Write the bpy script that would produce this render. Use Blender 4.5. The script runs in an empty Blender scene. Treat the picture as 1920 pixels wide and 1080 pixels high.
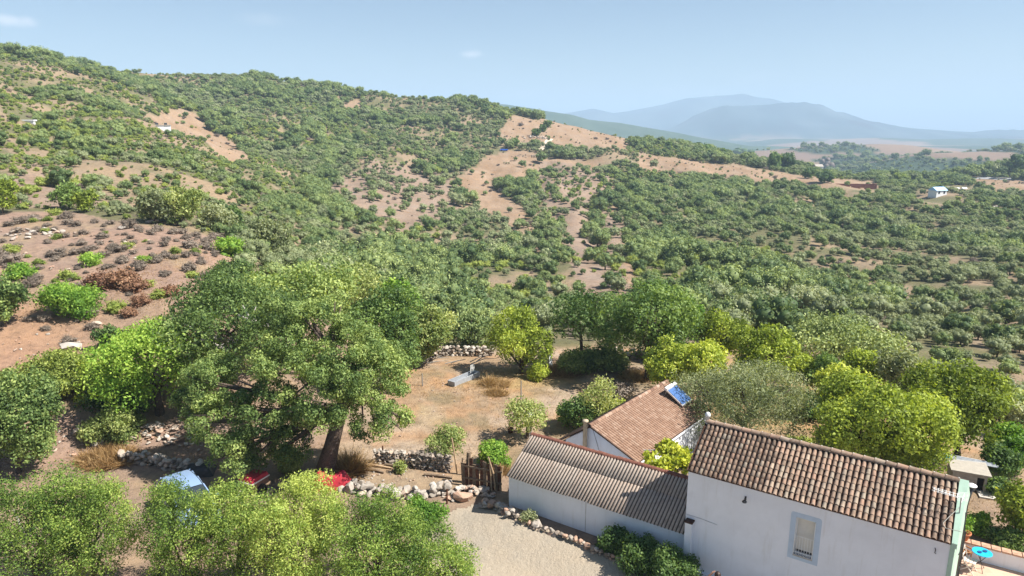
import bpy, bmesh, math, random
import numpy as np
from mathutils import Vector, Matrix

R = math.radians
SC = bpy.context.scene
COL = SC.collection
random.seed(7)
RNG = np.random.default_rng(7)

# ------------------------------------------------------------------ camera
CAM_H = 16.5
PITCH = R(13.0)
F = 1280.0
cam_d = bpy.data.cameras.new('camera')
cam_d.sensor_width = 36.0
cam_d.lens = 24.0
cam_d.clip_start = 0.1
cam_d.clip_end = 60000
cam = bpy.data.objects.new('camera', cam_d)
COL.objects.link(cam)
cam.location = (0, 0, CAM_H)
cam.rotation_euler = (R(90) - PITCH, 0, 0)
SC.camera = cam

# ------------------------------------------------------------------ world, sun, exposure
SUN_EL, SUN_AZ = R(51), R(102)          # azimuth measured from +Y towards +X
EXPOSURE = 1.16
SKY_STRENGTH = 0.050
SUN_STRENGTH = 5.0
HAZE_DENSITY = 0.00025

world = bpy.data.worlds.new("World")
SC.world = world
world.use_nodes = True
wn, wl = world.node_tree.nodes, world.node_tree.links
for n in list(wn): wn.remove(n)
wo = wn.new('ShaderNodeOutputWorld')
bg = wn.new('ShaderNodeBackground')
sky = wn.new('ShaderNodeTexSky')
sky.sky_type = 'NISHITA'
sky.sun_disc = False
sky.sun_elevation = SUN_EL
sky.sun_rotation = SUN_AZ
sky.air_density = 1.0
sky.dust_density = 0.7
sky.ozone_density = 2.0
sky.altitude = 200
bg.inputs['Strength'].default_value = SKY_STRENGTH
tc = wn.new('ShaderNodeTexCoord')

def px_dir(px, py):
    tx, ty = (px - 960) / F, (py - 540) / F
    c, s = math.cos(PITCH), math.sin(PITCH)
    return np.array([tx, c - ty * s, -s - ty * c])

prev = sky.outputs[0]
for (cx, cy, w, h, amt, sd) in [(22, 38, .036, .0085, .75, 3), (885, 102, .021, .008, .8, 9), (980, 175, .05, .012, .16, 5),
                                (490, 36, .05, .012, .16, 11), (1270, 170, .07, .014, .14, 15), (1420, 145, .05, .012, .12, 21)]:
    d = px_dir(cx, cy); d = d / np.linalg.norm(d)
    sub = wn.new('ShaderNodeVectorMath'); sub.operation = 'SUBTRACT'
    wl.new(tc.outputs['Generated'], sub.inputs[0]); sub.inputs[1].default_value = tuple(d)
    scl = wn.new('ShaderNodeVectorMath'); scl.operation = 'MULTIPLY'
    wl.new(sub.outputs[0], scl.inputs[0]); scl.inputs[1].default_value = (1 / w, 1 / w, 1 / h)
    ln = wn.new('ShaderNodeVectorMath'); ln.operation = 'LENGTH'
    wl.new(scl.outputs[0], ln.inputs[0])
    nz = wn.new('ShaderNodeTexNoise'); nz.inputs['Scale'].default_value = 38 + sd; nz.inputs['Detail'].default_value = 5
    wl.new(tc.outputs['Generated'], nz.inputs['Vector'])
    ad = wn.new('ShaderNodeMath'); ad.operation = 'MULTIPLY_ADD'
    wl.new(nz.outputs['Fac'], ad.inputs[0]); ad.inputs[1].default_value = 1.3
    wl.new(ln.outputs['Value'], ad.inputs[2])
    mr = wn.new('ShaderNodeMapRange'); mr.interpolation_type = 'SMOOTHSTEP'
    wl.new(ad.outputs[0], mr.inputs['Value'])
    mr.inputs['From Min'].default_value = 0.6; mr.inputs['From Max'].default_value = 1.6
    mr.inputs['To Min'].default_value = amt; mr.inputs['To Max'].default_value = 0.0
    mx = wn.new('ShaderNodeMixRGB'); mx.inputs['Color2'].default_value = (8.8, 8.9, 9.3, 1)
    wl.new(mr.outputs[0], mx.inputs['Fac']); wl.new(prev, mx.inputs['Color1'])
    prev = mx.outputs[0]
wl.new(prev, bg.inputs['Color'])
wl.new(bg.outputs[0], wo.inputs['Surface'])

sun_d = bpy.data.lights.new('sun', 'SUN')
sun_d.energy = SUN_STRENGTH
sun_d.angle = R(0.5)
sun_d.color = (1.0, 0.94, 0.84)
sun = bpy.data.objects.new('sun', sun_d)
COL.objects.link(sun)
sv = Vector((math.cos(SUN_EL) * math.sin(SUN_AZ), math.cos(SUN_EL) * math.cos(SUN_AZ), math.sin(SUN_EL)))
sun.rotation_euler = sv.to_track_quat('Z', 'Y').to_euler()
sun.location = (40, 20, 60)

SC.render.engine = 'CYCLES'
SC.view_settings.view_transform = 'Standard'
SC.view_settings.look = 'None'
SC.view_settings.exposure = EXPOSURE
SC.view_settings.gamma = 1
SC.view_settings.use_curve_mapping = False
SC.cycles.use_denoising = True
SC.cycles.max_bounces = 5
SC.cycles.diffuse_bounces = 3
SC.cycles.glossy_bounces = 2
SC.cycles.transmission_bounces = 3
SC.cycles.volume_bounces = 1
SC.cycles.transparent_max_bounces = 6
SC.cycles.caustics_reflective = False
SC.cycles.caustics_refractive = False

# ------------------------------------------------------------------ numeric helpers
def px_ratio(px, py):
    """x/Y and drop/Y of the viewing ray through a pixel of the photograph"""
    d = px_dir(px, py)
    return d[0] / d[1], -d[2] / d[1]

def at_y(px, py, Y):
    a, b = px_ratio(px, py)
    return (a * Y, Y, CAM_H - b * Y)

def at_z(px, py, z):
    a, b = px_ratio(px, py)
    Y = (CAM_H - z) / b
    return Vector((a * Y, Y, z))

def to_px(x, y, z):
    c, s = math.cos(PITCH), math.sin(PITCH)
    dz = z - CAM_H
    depth = y * c - dz * s
    up = y * s + dz * c
    return 960 + F * x / depth, 540 - F * up / depth, depth

def _hash(ix, iy, seed):
    h = (ix.astype(np.int64) * 374761393 + iy.astype(np.int64) * 668265263 + seed * 1442695041) & 0x7fffffff
    h = ((h ^ (h >> 13)) * 1274126177) & 0x7fffffff
    h = h ^ (h >> 16)
    return (h & 0xffff) / 65535.0

def vnoise(x, y, seed=0):
    ix, iy = np.floor(x), np.floor(y)
    fx, fy = x - ix, y - iy
    fx, fy = fx * fx * (3 - 2 * fx), fy * fy * (3 - 2 * fy)
    a, b = _hash(ix, iy, seed), _hash(ix + 1, iy, seed)
    c, d = _hash(ix, iy + 1, seed), _hash(ix + 1, iy + 1, seed)
    return (a * (1 - fx) + b * fx) * (1 - fy) + (c * (1 - fx) + d * fx) * fy

def fbm(x, y, seed=0, octaves=4):
    t, a, n = 0, 1.0, 0
    for i in range(octaves):
        t = t + a * vnoise(x * 2 ** i + 17.3 * i, y * 2 ** i - 9.1 * i, seed + i)
        n += a; a *= .5
    return t / n

def sstep(a, b, x):
    t = np.clip((x - a) / (b - a), 0, 1)
    return t * t * (3 - 2 * t)

def in_poly(x, y, poly):
    inside = np.zeros(np.shape(x), bool)
    n = len(poly)
    for i in range(n):
        x1, y1 = poly[i][0], poly[i][1]; x2, y2 = poly[(i + 1) % n][0], poly[(i + 1) % n][1]
        if y1 == y2: continue
        cond = ((y1 > y) != (y2 > y)) & (x < (x2 - x1) * (y - y1) / (y2 - y1) + x1)
        inside ^= cond
    return inside

# ------------------------------------------------------------------ terrain height
CTRL = [
    # near ground: left part, yard, right part
    (100, 1000, 25.6), (500, 1000, 25.6), (960, 1000, 25.6), (960, 950, 27.7), (300, 900, 30), (610, 890, 30.6),
    (60, 850, 32), (300, 820, 34), (600, 800, 36.2), (850, 800, 36.3), (850, 740, 41.2), (1000, 800, 36.2), (900, 700, 45.5), (800, 670, 49.3), (1030, 690, 47),
    (1100, 650, 52.8), (1100, 600, 76), (900, 620, 74), (900, 600, 85),
    (1850, 960, 26), (1850, 930, 27.5), (1700, 800, 36.5), (1500, 740, 40.5), (1500, 700, 46), (1900, 830, 35.5), (1900, 720, 55), (1750, 700, 55),
    (1300, 650, 56), (1300, 600, 80), (1550, 640, 66), (1300, 720, 43.5),
    # bare slope on the left
    (20, 700, 38), (100, 700, 38.5), (30, 760, 35), (200, 650, 41.5), (200, 600, 45), (60, 600, 44.5), (200, 500, 56), (20, 500, 55), (330, 560, 48.5), (400, 500, 58), (420, 470, 64),
    (0, 410, 73), (150, 405, 76), (300, 430, 70), (400, 640, 43), (550, 650, 47),
    (550, 560, 62), (600, 500, 105), (700, 600, 62), (700, 560, 85),
    # valley and opposite hillside
    (900, 550, 110), (900, 500, 140), (900, 450, 180), (900, 400, 225), (900, 350, 275), (900, 300, 335), (900, 250, 400), (900, 200, 462), (900, 188, 480),
    (1100, 550, 108), (1100, 500, 138), (1100, 400, 228), (1100, 300, 350), (1100, 243, 455),
    (1300, 550, 108), (1300, 500, 140), (1300, 450, 185), (1300, 400, 235), (1300, 350, 300), (1300, 320, 350), (1300, 300, 385), (1300, 284, 420),
    (1450, 400, 240), (1450, 330, 345), (1450, 312, 395),
    (1600, 350, 345), (1600, 335, 400), (1600, 328, 440),
    (1700, 600, 105), (1700, 550, 130), (1700, 500, 160), (1700, 450, 200), (1700, 400, 255), (1700, 370, 310), (1700, 345, 385), (1700, 333, 440),
    (1900, 600, 92), (1900, 560, 110), (1900, 500, 150), (1900, 450, 200), (1900, 400, 260), (1900, 365, 325), (1900, 345, 385), (1900, 330, 450),
    (1500, 560, 118), (1500, 480, 165),
    # left: spur and far crest
    (650, 450, 150), (650, 400, 190), (650, 350, 240), (650, 300, 300), (650, 250, 365), (650, 200, 430), (650, 165, 478),
    (500, 470, 90), (500, 430, 115), (500, 400, 140), (500, 350, 180), (500, 320, 222), (500, 250, 320), (500, 200, 390), (500, 150, 452), (500, 134, 478),
    (400, 420, 82), (400, 395, 98), (400, 350, 130), (400, 306, 165), (400, 284, 240), (400, 250, 300), (400, 200, 370), (400, 150, 440), (400, 120, 480),
    (300, 350, 118), (300, 290, 150), (280, 240, 205), (300, 215, 290), (300, 180, 370), (300, 122, 460),
    (200, 380, 90), (200, 350, 105), (200, 300, 140), (200, 250, 180), (200, 200, 230), (200, 150, 300), (200, 126, 425),
    (50, 350, 95), (50, 300, 125), (50, 250, 155), (50, 200, 190), (50, 150, 235), (50, 105, 290), (0, 92, 305), (150, 132, 335),
]
cp = [at_y(a, b, c) for a, b, c in CTRL]
cp += [(0, 6, .3), (0, -40, 1), (-30, 2, 1.5), (30, 0, 0), (-60, 40, 5.5), (-100, 60, 9), (-200, 40, 16), (-320, 250, 50), (70, 30, -1), (120, 60, -8), (200, 80, -12),
       (0, 560, 10), (-200, 560, 35), (-330, 480, 55), (300, 560, -30), (500, 450, -18), (500, 200, -14), (150, 560, -8), (-60, -60, 3), (60, -60, 0), (400, 0, -14), (-400, 0, 30), (0, -400, 0)]
cp = np.array(cp)

def _uv(x, y):
    r = np.sqrt(x * x + y * y)
    return np.stack([np.arctan2(x, y), np.log(np.maximum(r, 12.0))], -1)

CUV = _uv(cp[:, 0], cp[:, 1])
_C2 = 0.06 ** 2
def _kern(a, b):
    d2 = (a[:, None, 0] - b[None, :, 0]) ** 2 + (a[:, None, 1] - b[None, :, 1]) ** 2
    return -np.sqrt(d2 + _C2)
_n = len(cp)
_A = np.zeros((_n + 3, _n + 3))
_A[:_n, :_n] = _kern(CUV, CUV) + np.eye(_n) * 0.004
_Pm = np.concatenate([np.ones((_n, 1)), CUV], 1)
_A[:_n, _n:] = _Pm; _A[_n:, :_n] = _Pm.T
_W = np.linalg.solve(_A, np.concatenate([cp[:, 2], np.zeros(3)]))

def _prof(pts, Y0):
    xs, zs = [], []
    for a, b in pts:
        p = at_y(a, b, Y0); xs.append(p[0]); zs.append(p[2])
    return np.array(xs), np.array(zs)

RANGES = [  # (profile pixels, distance, depth width, roughness)
    ([(-900, 120), (500, 165), (930, 194), (1000, 203), (1060, 214), (1100, 224), (1160, 231), (1230, 243), (1300, 256), (1400, 275)], 2300, 380, .10),
    ([(900, 262), (1060, 212), (1110, 204), (1150, 212), (1200, 204), (1240, 196), (1290, 184), (1330, 181), (1385, 177), (1430, 186), (1480, 200), (1560, 235), (1700, 262)], 6500, 900, .16),
    ([(1180, 262), (1280, 236), (1310, 214), (1340, 201), (1400, 197), (1440, 196), (1490, 192), (1520, 197), (1550, 209), (1590, 222), (1640, 233), (1700, 240), (1790, 247), (1860, 251), (1880, 245),
      (1897, 242), (1915, 247), (1940, 252), (2400, 250), (3200, 246)], 4700, 620, .20),
    ([(1300, 300), (1400, 285), (1480, 279), (1560, 273), (1640, 270), (1700, 272), (1760, 280), (1850, 290), (2000, 300)], 1250, 170, .08),
    ([(1560, 330), (1650, 306), (1750, 288), (1850, 284), (1920, 283), (2100, 280), (2500, 275)], 880, 130, .10),
    ([(1380, 275), (1480, 260), (1560, 262), (1650, 258), (1750, 262), (1850, 259), (2000, 262), (2500, 260)], 3200, 450, .12),
    ([(1780, 336), (1850, 318), (1890, 304), (1930, 298), (2100, 290)], 430, 28, .05),
]
RANGES = [(_prof(p, Y0), Y0, w, rg) for p, Y0, w, rg in RANGES]

def height(x, y):
    x = np.atleast_1d(np.asarray(x, float)); y = np.atleast_1d(np.asarray(y, float))
    out = np.empty(x.shape)
    for s in range(0, x.size, 40000):
        xs, ys = x[s:s + 40000], y[s:s + 40000]
        uv = _uv(xs, ys)
        z = _kern(uv, CUV) @ _W[:_n] + _W[_n] + uv @ _W[_n + 1:]
        r = np.sqrt(xs ** 2 + ys ** 2)
        z = z + (np.abs(fbm(xs / 34 + fbm(ys / 60, xs / 60, 3, 2), ys / 120, 211, 3) - .5) * 2 - .22) * 7.5 * sstep(95, 190, r) * sstep(-230, -120, xs) * sstep(440, 340, r)
        z = z + (fbm(xs / 22, ys / 22, 5, 4) - .5) * 2.4 * sstep(60, 130, r) + (fbm(xs / 2.5, ys / 2.5, 8, 3) - .5) * .3 * sstep(28, 40, r)
        # level platform under the house, the courtyard and the terrace
        plat = sstep(30.5, 27.5, ys + 0.35 * np.abs(xs - 6) * (xs < 0)) * sstep(26, 20, xs)
        perp = (xs + .26) * .5636 + (ys - 26.9) * .826      # the ground rises a little towards the facades
        z = z * (1 - plat) + .55 * sstep(-3.4, -.5, perp) * plat
        far = -48 + (fbm(xs / 700, ys / 700, 31, 4) - .5) * 44
        for (px_, pz_), Y0, w, rg in RANGES[:6]:
            top = np.interp(xs, px_, pz_)
            g = np.exp(-((ys - Y0) / w) ** 2)
            rough = 1 + rg * (fbm(xs / (w * .28), ys / (w * .28), int(Y0), 5) - .5) * 2 * (1 - .75 * np.exp(-((ys - Y0) / (w * .25)) ** 2))
            far = np.maximum(far, far + (top - far) * g * rough)
        t = sstep(470, 660, r)
        z = z * (1 - t) + far * t
        (px_, pz_), Y0, w, rg = RANGES[6]
        top = np.interp(xs, px_, pz_)
        z = np.maximum(z, z + (top - z) * np.exp(-((ys - Y0) / w) ** 2))
        out[s:s + 40000] = z
    return out

def h1(x, y): return float(height(x, y)[0])

def P(px, py):
    """the point of the ground seen at a pixel of the photograph"""
    a, b = px_ratio(px, py)
    Y = np.exp(np.linspace(math.log(15), math.log(3000), 900))
    g = height(a * Y, Y) - (CAM_H - b * Y)
    i = int(np.argmax(g > 0))
    if i == 0: return Vector((a * 600, 600, h1(a * 600, 600)))
    t = g[i - 1] / (g[i - 1] - g[i])
    y = Y[i - 1] + t * (Y[i] - Y[i - 1])
    return Vector((a * y, y, h1(a * y, y)))

# ------------------------------------------------------------------ object helpers
def mesh_np(name, verts, faces, mats=(), smooth=False, attrs=None, mat_index=None):
    """faces: (n,k) integer array with a constant number k of corners"""
    me = bpy.data.meshes.new(name)
    verts = np.asarray(verts, np.float32); faces = np.asarray(faces, np.int32)
    n, k = faces.shape
    me.vertices.add(len(verts)); me.vertices.foreach_set('co', verts.ravel())
    me.loops.add(n * k); me.loops.foreach_set('vertex_index', faces.ravel())
    me.polygons.add(n)
    me.polygons.foreach_set('loop_start', np.arange(0, n * k, k, dtype=np.int32))
    if smooth: me.polygons.foreach_set('use_smooth', np.ones(n, bool))
    if mat_index is not None: me.polygons.foreach_set('material_index', np.asarray(mat_index, np.int32))
    for m in mats: me.materials.append(m)
    for an, arr in (attrs or {}).items():
        arr = np.asarray(arr, np.float32)
        if arr.ndim == 1:
            at = me.attributes.new(an, 'FLOAT', 'POINT'); at.data.foreach_set('value', arr)
        else:
            at = me.attributes.new(an, 'FLOAT_COLOR', 'POINT')
            c4 = np.ones((len(arr), 4), np.float32); c4[:, :3] = arr
            at.data.foreach_set('color', c4.ravel())
    me.update(calc_edges=True)
    return me

def link(name, me, parent=None, loc=None, rot=None, scale=None):
    o = bpy.data.objects.new(name, me)
    COL.objects.link(o)
    if parent: o.parent = parent
    if loc is not None: o.location = loc
    if rot is not None: o.rotation_euler = rot
    if scale is not None: o.scale = (scale,) * 3 if isinstance(scale, (int, float)) else scale
    return o

def tag(o, label=None, cat=None, group=None, kind=None):
    if label: o['label'] = label
    if cat: o['category'] = cat
    if group: o['group'] = group
    if kind: o['kind'] = kind
    return o

def thing(name, label, cat, loc=(0, 0, 0), rz=0, group=None):
    return tag(link(name, None, None, loc, (0, 0, rz)), label, cat, group)

class MB:
    """collects boxes, tubes, prisms into one mesh"""
    def __init__(s): s.v = []; s.f = []
    def add(s, vs, fs):
        b = len(s.v); s.v += [tuple(v) for v in vs]; s.f += [tuple(b + i for i in f) for f in fs]; return s
    def box(s, a, b):
        (x0, y0, z0), (x1, y1, z1) = a, b
        return s.add([(x0, y0, z0), (x1, y0, z0), (x1, y1, z0), (x0, y1, z0), (x0, y0, z1), (x1, y0, z1), (x1, y1, z1), (x0, y1, z1)],
                     [(0, 3, 2, 1), (4, 5, 6, 7), (0, 1, 5, 4), (1, 2, 6, 5), (2, 3, 7, 6), (3, 0, 4, 7)])
    def hexa(s, p):   # 4 bottom + 4 top
        return s.add(p, [(0, 3, 2, 1), (4, 5, 6, 7), (0, 1, 5, 4), (1, 2, 6, 5), (2, 3, 7, 6), (3, 0, 4, 7)])
    def prism(s, poly, z0, z1):
        n = len(poly)
        vs = [(x, y, z0) for x, y in poly] + [(x, y, z1) for x, y in poly]
        return s.add(vs, [tuple(range(n))[::-1], tuple(range(n, 2 * n))] + [(i, (i + 1) % n, n + (i + 1) % n, n + i) for i in range(n)])
    def tube(s, pts, rad, seg=8):
        pts = [Vector(p) for p in pts]
        if not hasattr(rad, '__len__'): rad = [rad] * len(pts)
        rings = []; ref = None
        for i, p in enumerate(pts):
            d = (pts[min(i + 1, len(pts) - 1)] - pts[max(i - 1, 0)])
            d = d.normalized() if d.length > 1e-9 else Vector((0, 0, 1))
            if ref is None: ref = Vector((1, 0, 0)) if abs(d.x) < .8 else Vector((0, 1, 0))
            u = (ref - d * ref.dot(d)).normalized(); w = d.cross(u); ref = u
            rings.append([p + (u * math.cos(2 * math.pi * k / seg) + w * math.sin(2 * math.pi * k / seg)) * rad[i] for k in range(seg)])
        vs = [v for r in rings for v in r]
        fs = [(i * seg + k, i * seg + (k + 1) % seg, (i + 1) * seg + (k + 1) % seg, (i + 1) * seg + k) for i in range(len(pts) - 1) for k in range(seg)]
        fs += [tuple(range(seg))[::-1], tuple(range((len(pts) - 1) * seg, len(pts) * seg))]
        return s.add(vs, fs)
    def lathe(s, prof, seg=16, c=(0, 0, 0)):
        vs = [(c[0] + r * math.cos(2 * math.pi * k / seg), c[1] + r * math.sin(2 * math.pi * k / seg), c[2] + z) for r, z in prof for k in range(seg)]
        fs = [(i * seg + k, i * seg + (k + 1) % seg, (i + 1) * seg + (k + 1) % seg, (i + 1) * seg + k) for i in range(len(prof) - 1) for k in range(seg)]
        return s.add(vs, fs)
    def mesh(s, name, mat, smooth=False, bevel=0):
        me = bpy.data.meshes.new(name)
        me.from_pydata(s.v, [], s.f)
        me.materials.append(mat)
        if bevel:
            bm = bmesh.new(); bm.from_mesh(me)
            bmesh.ops.bevel(bm, geom=[e for e in bm.edges if e.calc_face_angle(0) > .5], offset=bevel, segments=2, affect='EDGES', profile=.6)
            bm.to_mesh(me); bm.free()
        if smooth:
            me.polygons.foreach_set('use_smooth', np.ones(len(me.polygons), bool))
        me.update()
        return me
    def build(s, name, mat, parent=None, smooth=False, bevel=0, **k):
        return link(name, s.mesh(name, mat, smooth, bevel), parent, **k)

# ------------------------------------------------------------------ materials
class NT:
    def __init__(s, name):
        s.m = bpy.data.materials.new(name); s.m.use_nodes = True
        s.t = s.m.node_tree; s.n = s.t.nodes; s.l = s.t.links
        s.b = s.n['Principled BSDF']; s.out = s.n['Material Output']
    def new(s, t, **kw):
        n = s.n.new(t)
        for k, v in kw.items():
            if hasattr(n, k): setattr(n, k, v)
        return n
    def link(s, a, b): s.l.new(a, b)
    def coord(s, kind='Object'):
        if kind == 'World': return s.new('ShaderNodeNewGeometry').outputs['Position']
        return s.new('ShaderNodeTexCoord').outputs[kind]
    def noise(s, vec, scale, detail=4, rough=.55, dist=0):
        n = s.new('ShaderNodeTexNoise'); n.inputs['Scale'].default_value = scale
        n.inputs['Detail'].default_value = detail; n.inputs['Roughness'].default_value = rough; n.inputs['Distortion'].default_value = dist
        if vec is not None: s.link(vec, n.inputs['Vector'])
        return n.outputs['Fac']
    def ramp(s, fac, stops):
        r = s.new('ShaderNodeValToRGB'); e = r.color_ramp.elements
        while len(e) < len(stops): e.new(.5)
        for i, (p, c) in enumerate(stops):
            e[i].position = p; e[i].color = (*c, 1) if len(c) == 3 else c
        if fac is not None: s.link(fac, r.inputs['Fac'])
        return r.outputs['Color']
    def mix(s, fac, a, b, mode='MIX'):
        m = s.new('ShaderNodeMixRGB', blend_type=mode)
        for sock, v in ((m.inputs[0], fac), (m.inputs[1], a), (m.inputs[2], b)):
            if isinstance(v, (int, float)): sock.default_value = v
            elif isinstance(v, (tuple, list)): sock.default_value = (*v, 1) if len(v) == 3 else v
            else: s.link(v, sock)
        return m.outputs[0]
    def math(s, op, a, b=0.0, clamp=False):
        m = s.new('ShaderNodeMath', operation=op); m.use_clamp = clamp
        for i, v in enumerate((a, b)):
            if isinstance(v, (int, float)): m.inputs[i].default_value = v
            else: s.link(v, m.inputs[i])
        return m.outputs[0]
    def bump(s, fac, strength=.3, dist=.02):
        b = s.new('ShaderNodeBump'); b.inputs['Strength'].default_value = strength; b.inputs['Distance'].default_value = dist
        s.link(fac, b.inputs['Height']); s.link(b.outputs[0], s.b.inputs['Normal'])
    def base(s, c, rough=.8, metal=0.0, spec=.3):
        if isinstance(c, (tuple, list)): s.b.inputs['Base Color'].default_value = (*c, 1)
        else: s.link(c, s.b.inputs['Base Color'])
        s.b.inputs['Roughness'].default_value = rough; s.b.inputs['Metallic'].default_value = metal
        s.b.inputs['Specular IOR Level'].default_value = spec
        return s.m

def plain(name, c, rough=.6, metal=0.0, spec=.4, var=.12, scale=6):
    t = NT(name)
    f = t.noise(t.coord(), scale, 5)
    lo = tuple(x * (1 - var) for x in c); hi = tuple(min(1, x * (1 + var)) for x in c)
    return t.base(t.ramp(f, [(.3, lo), (.7, hi)]), rough, metal, spec)

def leaf_mat(name, dark, mid, light, trans=.38, rough=.55):
    t = NT(name)
    at = t.new('ShaderNodeAttribute', attribute_name='tone').outputs['Fac']
    oi = t.new('ShaderNodeObjectInfo').outputs['Random']
    v = t.math('ADD', at, t.math('MULTIPLY', t.math('SUBTRACT', oi, .5), .45))
    col = t.ramp(v, [(.12, dark), (.5, mid), (.92, light)])
    # occasional dead or turning leaves
    t.base(col, rough, 0, .22)
    tr = t.new('ShaderNodeBsdfTranslucent')
    t.link(t.mix(1.0, col, (1.25, 1.2, .55), 'MULTIPLY'), tr.inputs['Color'])
    ms = t.new('ShaderNodeMixShader'); ms.inputs[0].default_value = trans
    t.link(t.b.outputs[0], ms.inputs[1]); t.link(tr.outputs[0], ms.inputs[2]); t.link(ms.outputs[0], t.out.inputs['Surface'])
    return t.m

LM = {
    'oak': leaf_mat('cork_oak_leaves', (0.060, 0.108, 0.036), (0.180, 0.268, 0.084), (0.460, 0.545, 0.180)),
    'dark': leaf_mat('dark_evergreen_leaves', (0.042, 0.086, 0.028), (0.115, 0.198, 0.060), (0.270, 0.375, 0.115)),
    'bright': leaf_mat('bright_green_leaves', (0.079, 0.179, 0.026), (0.198, 0.358, 0.051), (0.409, 0.550, 0.102)),
    'yellow': leaf_mat('yellow_green_leaves', (0.125, 0.175, 0.028), (0.34, 0.43, 0.065), (0.61, 0.66, 0.13)),
    'olive': leaf_mat('olive_leaves', (0.132, 0.166, 0.083), (0.277, 0.320, 0.166), (0.501, 0.525, 0.320)),
    'pale': leaf_mat('pale_green_leaves', (0.132, 0.192, 0.058), (0.316, 0.384, 0.128), (0.554, 0.576, 0.243)),
    'hill_a': leaf_mat('hill_oak_leaves', (0.073, 0.122, 0.045), (0.198, 0.262, 0.096), (0.409, 0.474, 0.179), .25),
    'hill_b': leaf_mat('hill_olive_leaves', (0.130, 0.160, 0.080), (0.262, 0.305, 0.155), (0.440, 0.470, 0.270), .25),
    'hill_c': leaf_mat('hill_scrub_leaves', (0.119, 0.173, 0.038), (0.290, 0.358, 0.083), (0.527, 0.563, 0.166), .35),
    'hill_d': leaf_mat('hill_dry_twigs', (0.137, 0.104, 0.090), (0.235, 0.190, 0.162), (0.333, 0.275, 0.237), .1),
    'brush': leaf_mat('dry_cushion_twigs', (0.12, 0.098, 0.078), (0.21, 0.170, 0.138), (0.300, 0.255, 0.210), .1),
    'rust': leaf_mat('rust_brown_twigs', (0.131, 0.068, 0.043), (0.236, 0.128, 0.076), (0.324, 0.196, 0.119), .1),
    'straw': leaf_mat('straw_stems', (0.206, 0.120, 0.048), (0.346, 0.216, 0.096), (0.453, 0.320, 0.160), .2),
    'lime': leaf_mat('vine_leaves', (0.211, 0.282, 0.026), (0.501, 0.538, 0.064), (0.720, 0.717, 0.115)),
    'fore': leaf_mat('foreground_oak_leaves', (0.066, 0.128, 0.032), (0.224, 0.333, 0.064), (0.500, 0.570, 0.150)),
}
def bark_mat(name, a, b):
    t = NT(name)
    v = t.coord(); f = t.noise(v, 9, 6, .7, 1.5)
    t.bump(f, .9, .05)
    return t.base(t.ramp(f, [(.3, a), (.7, b)]), .9, 0, .1)
BARK = bark_mat('cork_bark', (.045, .035, .03), (.16, .12, .10))
BARK_PALE = bark_mat('dead_limb_bark', (.24, .22, .20), (.46, .43, .40))

def whitewash(name, tint=(.74, .76, .81)):
    t = NT(name)
    v = t.coord()
    n1 = t.noise(v, 1.1, 6, .65); n2 = t.noise(v, 7, 5, .6)
    mp = t.new('ShaderNodeMapping'); mp.inputs['Scale'].default_value = (5, 5, .55); t.link(v, mp.inputs['Vector'])
    n3 = t.noise(mp.outputs[0], 1.3, 5, .6)
    c = t.ramp(n1, [(.25, tuple(x * .90 for x in tint)), (.6, tint)])
    c = t.mix(t.ramp(n3, [(.55, (0, 0, 0)), (.80, (.38, .38, .38))]), c, (.52, .50, .47))
    c = t.mix(t.ramp(n2, [(.66, (0, 0, 0)), (.8, (.3, .3, .3))]), c, (.60, .58, .55))
    t.bump(t.noise(v, 22, 6, .7), .35, .012)
    return t.base(c, .85, 0, .15)
WALL = whitewash('whitewashed_render')

def tile_mat(name, per_object):
    t = NT(name)
    if per_object: v = t.new('ShaderNodeObjectInfo').outputs['Random']
    else: v = t.new('ShaderNodeAttribute', attribute_name='tone').outputs['Fac']
    c = t.ramp(v, [(0, (.17, .115, .085)), (.25, (.27, .185, .135)), (.5, (.33, .23, .17)), (.72, (.35, .215, .155)), (.88, (.31, .26, .205)), (1, (.42, .32, .24))])
    w = t.coord('World')
    c = t.mix(t.ramp(t.noise(w, 14, 6, .7), [(.48, (0, 0, 0)), (.66, (.75, .75, .75))]), c, (.32, .27, .215))
    c = t.mix(t.ramp(t.noise(w, 2.2, 4, .6), [(.45, (0, 0, 0)), (.7, (.55, .55, .55))]), c, (.11, .09, .075))
    t.bump(t.noise(w, 60, 4, .7), .3, .01)
    return t.base(c, .88, 0, .15)
TILE_O, TILE_J = tile_mat('clay_tile_single', True), tile_mat('clay_tile_field', False)

def rock_mat(name, stops, scale=5):
    t = NT(name)
    oi = t.new('ShaderNodeObjectInfo').outputs['Random']
    at = t.new('ShaderNodeAttribute', attribute_name='tone').outputs['Fac']
    w = t.coord('World')
    c = t.ramp(t.math('FRACT', t.math('ADD', oi, at)), stops)
    c = t.mix(t.ramp(t.noise(w, scale, 6, .7), [(.42, (0, 0, 0)), (.7, (.6, .6, .6))]), c, (.20, .16, .12))
    c = t.mix(t.ramp(t.noise(w, scale * 4, 4, .7), [(.55, (0, 0, 0)), (.7, (.5, .5, .5))]), c, (.52, .49, .44))
    t.bump(t.noise(w, 16, 6, .75), .7, .03)
    return t.base(c, .92, 0, .1)
ROCK = rock_mat('field_stone', [(0, (.27, .24, .21)), (.3, (.40, .35, .30)), (.55, (.46, .34, .26)), (.8, (.50, .46, .42)), (1, (.33, .26, .21))])
ROCK_DARK = rock_mat('weathered_stone', [(0, (.12, .105, .095)), (.4, (.20, .17, .15)), (.75, (.26, .21, .17)), (1, (.17, .15, .13))])

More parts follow.
